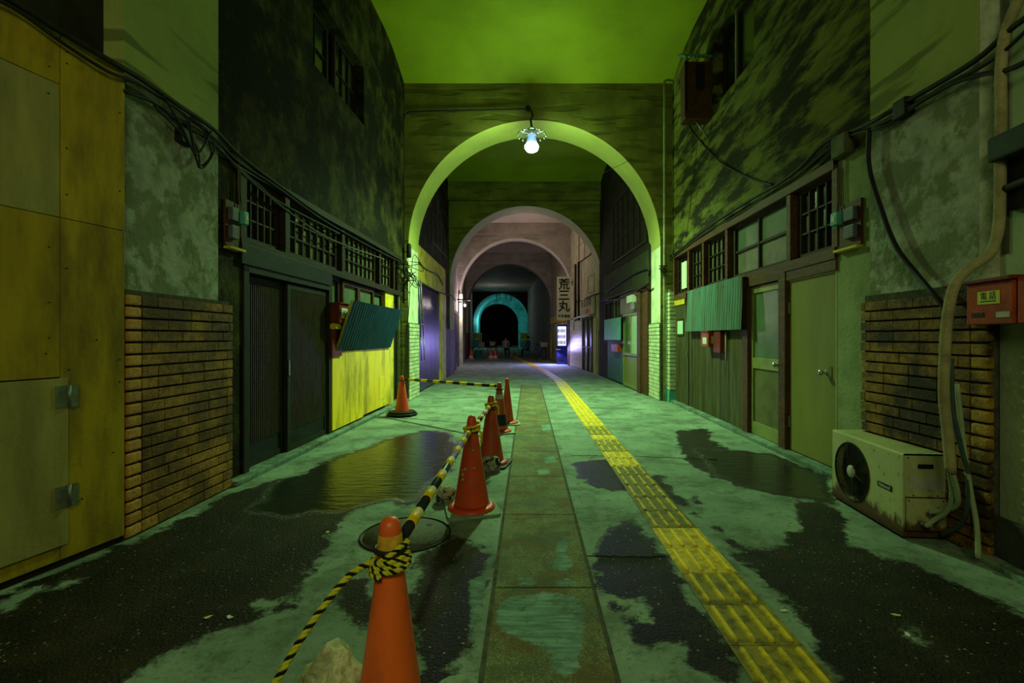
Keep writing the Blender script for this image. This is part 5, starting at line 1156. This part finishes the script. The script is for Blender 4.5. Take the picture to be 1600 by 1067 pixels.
def bicycle(x, y, rz, m, label):
    o = tag(empty('bicycle', (x, y, 0)), label, 'bicycle'); R_ = Matrix.Rotation(rz, 3, 'Z'); T = lambda a, z, s=0: Vector((x,y,0))+R_@Vector((a, s, z))
    ax = R_@Matrix.Rotation(math.pi/2, 3, 'X')
    for a in (-.52, .52):
        b = MB(); b.torus(T(a,.33), .31, .02, ax, 24, 6); b.build('wheel', m_black, o)
        b = MB(); b.torus(T(a,.33), .285, .008, ax, 24, 5)
        for k in range(8):
            q = k*math.pi/8; b.tube([T(a-.28*math.cos(q), .33-.28*math.sin(q)), T(a+.28*math.cos(q), .33+.28*math.sin(q))], .002, 4)
        b.build('rim', m_chrome, o)
    b = MB(); 
    for p, q in (((-.52,.33),(-.1,.30)),((-.1,.30),(-.2,.78)),((-.52,.33),(-.18,.7)),((-.1,.30),(.36,.70)),((.52,.33),(.34,.95)),((-.17,.6),(.38,.78))): b.tube([T(*p), T(*q)], .018, 6)
    b.build('frame', m, o)
    b = MB(); b.tube([T(.34,.95), T(.33,1.02)], .016, 6); b.tube([T(.2,1.03,-.26), T(.34,1.02,-.1), T(.34,1.02,.1), T(.2,1.03,.26)], .014, 6); b.build('handlebar', m_chrome, o)
    h = MB(); h.hexa([T(-.34,.80,-.09),T(-.06,.80,-.03),T(-.06,.80,.03),T(-.34,.80,.09),T(-.34,.86,-.10),T(-.06,.84,-.03),T(-.06,.84,.03),T(-.34,.86,.10)]); h.build('saddle', m_black, o)
    h = MB(); h.hexa([T(.40,.72,-.12),T(.66,.72,-.12),T(.66,.72,.12),T(.40,.72,.12),T(.38,.96,-.16),T(.72,.96,-.16),T(.72,.96,.16),T(.38,.96,.16)]); h.build('basket', m_silver, o)
p = at(843, 560, 27.6); bicycle(p.x, 27.0, math.radians(-68), m_bikeblue, 'blue bicycle parked under the farthest yellow timber door band')
p = at(756, 556, 30); bicycle(p.x, 30.4, math.radians(-10), m_trouser, 'dark bicycle parked behind the far red cones')
tag(MB().box((748-CX)/FPX*30, (757-CX)/FPX*30, 30.0, 30.3, .62, .95, .02).build('carton', mat('pale_pink_carton', (.5,.35,.33), None, 6, .8, 0), loc=((752-CX)/FPX*30, 30.1, .62)), 'pale carton on the dark bicycle behind the far cones', 'box')
# seated people far down the passage
def seated(x, y, rz, shirt, label):
    o = tag(empty('person', (x, y, 0)), label, 'person'); R_ = Matrix.Rotation(rz, 3, 'Z'); T = lambda a, s, z: (Vector((x,y,0))+R_@Vector((a, s, z)))-Vector((x,y,0))
    verts = [T(0,0,.50), T(0,.0,.72), T(0,-.02,.98), T(0,-.03,1.06), T(0,-.05,1.14), T(0,-.05,1.24)]; rad_ = [.15,.13,.15,.06,.085,.07]; ed = [(0,1),(1,2),(2,3),(3,4),(4,5)]
    def add(par, p, r_): verts.append(p); rad_.append(r_); ed.append((par, len(verts)-1)); return len(verts)-1
    for s in (-1, 1):
        k = add(0, T(.09*s,-.05,.48), .09); k = add(k, T(.12*s,-.42,.48), .06); k = add(k, T(.12*s,-.42,.10), .045); add(k, T(.13*s,-.54,.045), .035)
        k = add(2, T(.19*s,-.02,.96), .055); k = add(k, T(.23*s,-.08,.70), .042); k = add(k, T(.13*s,-.30,.60), .032); k = add(k, T(.10*s,-.38,.60), .025)
    me_ = bpy.data.meshes.new('body'); me_.from_pydata([tuple(v) for v in verts], ed, []); bo = bpy.data.objects.new('body', me_); C.objects.link(bo); bo.parent = o
    sk = bo.modifiers.new('skin', 'SKIN'); 
    for i, v in enumerate(me_.skin_vertices[0].data): v.radius = (rad_[i], rad_[i]*.85); v.use_root = i == 0
    ss_ = bo.modifiers.new('sub', 'SUBSURF'); ss_.levels = ss_.render_levels = 2
    t_ = NT('clothes_'+label[:6]); z_ = t_.n.new('ShaderNodeSeparateXYZ'); t_.link(t_.pos, z_.inputs[0])
    c_ = t_.mix(t_.math('GREATER_THAN', z_.outputs[2], .54), (.03,.03,.035), shirt); c_ = t_.mix(t_.math('GREATER_THAN', z_.outputs[2], 1.05), c_, (.45,.28,.2)); me_.materials.append(t_.out(c_, .85))
    h = MB(); h.lathe([(0,.10),(.06,.09),(.092,.04),(.095,0),(.08,-.04)], Vector((x,y,0))+T(0,-.035,1.22), 16, cap=False); h.build('hair', m_hair, o, loc=(x,y,0))
    st = tag(empty('stool', (x, y, 0)), 'round bar stool under the %s' % label[:34].rstrip(), 'stool')
    h = MB(); h.lathe([(.16,.38),(.17,.40),(.16,.42)], (x,y,0), 16); h.build('seat', m_wood_d, st)
    for k in range(4):
        a = k*math.pi/2+.7; h = MB(); h.tube([(x+.1*math.cos(a),y+.1*math.sin(a),.38), (x+.15*math.cos(a),y+.15*math.sin(a),0)], .012, 6); h.build('leg', m_steel, st)
seated((790-CX)/FPX*32.6, 32.6, .3, (.55,.56,.6), 'person in pale shirt seated between the two pipe barriers')
seated((826-CX)/FPX*30.5, 30.5, -1.2, (.05,.07,.2), 'person in dark blue seated beside the blue bicycle')
# yellow posters and hanging weeds at the teal arch
for px0, px1, Y, label in ((736.5,753,49.8,'yellow green poster panel on the far wall by the red cones'), (813,824,49.8,'yellow green poster panel at the foot of the teal arch')):
    x0, x1 = (px0-CX)/FPX*Y, (px1-CX)/FPX*Y; o = tag(empty('poster_panel', ((x0+x1)/2, Y, .3)), label, 'poster')
    MB().box(x0, x1, Y-.05, Y, .92 if px0 > 800 else 1.05, 1.7, .01).build('sheet', m_poster, o)
    MB().box(x0, x1, Y-.05, Y, .2, .9 if px0 > 800 else 1.03, .01).build('lower_sheet', m_tealflat, o)
    for k in range(5): MB().box(x0+(x1-x0)*(k+.3)/5, x0+(x1-x0)*(k+.55)/5, Y-.06, Y-.05, 1.15, 1.6).build('dark_figure', m_kband, o)
hw = tag(empty('hanging_weeds', (-2.4,49.9,5.6)), 'dark weeds hanging over the top of the teal arch', 'weeds', kind='stuff')
b = MB(); random.seed(9)
for k in range(70):
    x = random.uniform(-3.4,-1.2); z = 5.85-max(0, abs(x+2.3)-.5)*.3; b.tube([(x,49.95,z), (x+random.uniform(-.08,.08),49.8,z-random.uniform(.3,1.0)*(.4 if k % 3 else 1))], .02, 3)
b.build('strands', mat('dry_weeds', (.05,.05,.02), (.16,.17,.03), 2, .9, 0), hw)

for o in list(bpy.data.objects):
    if '_o' in o: del o['_o']
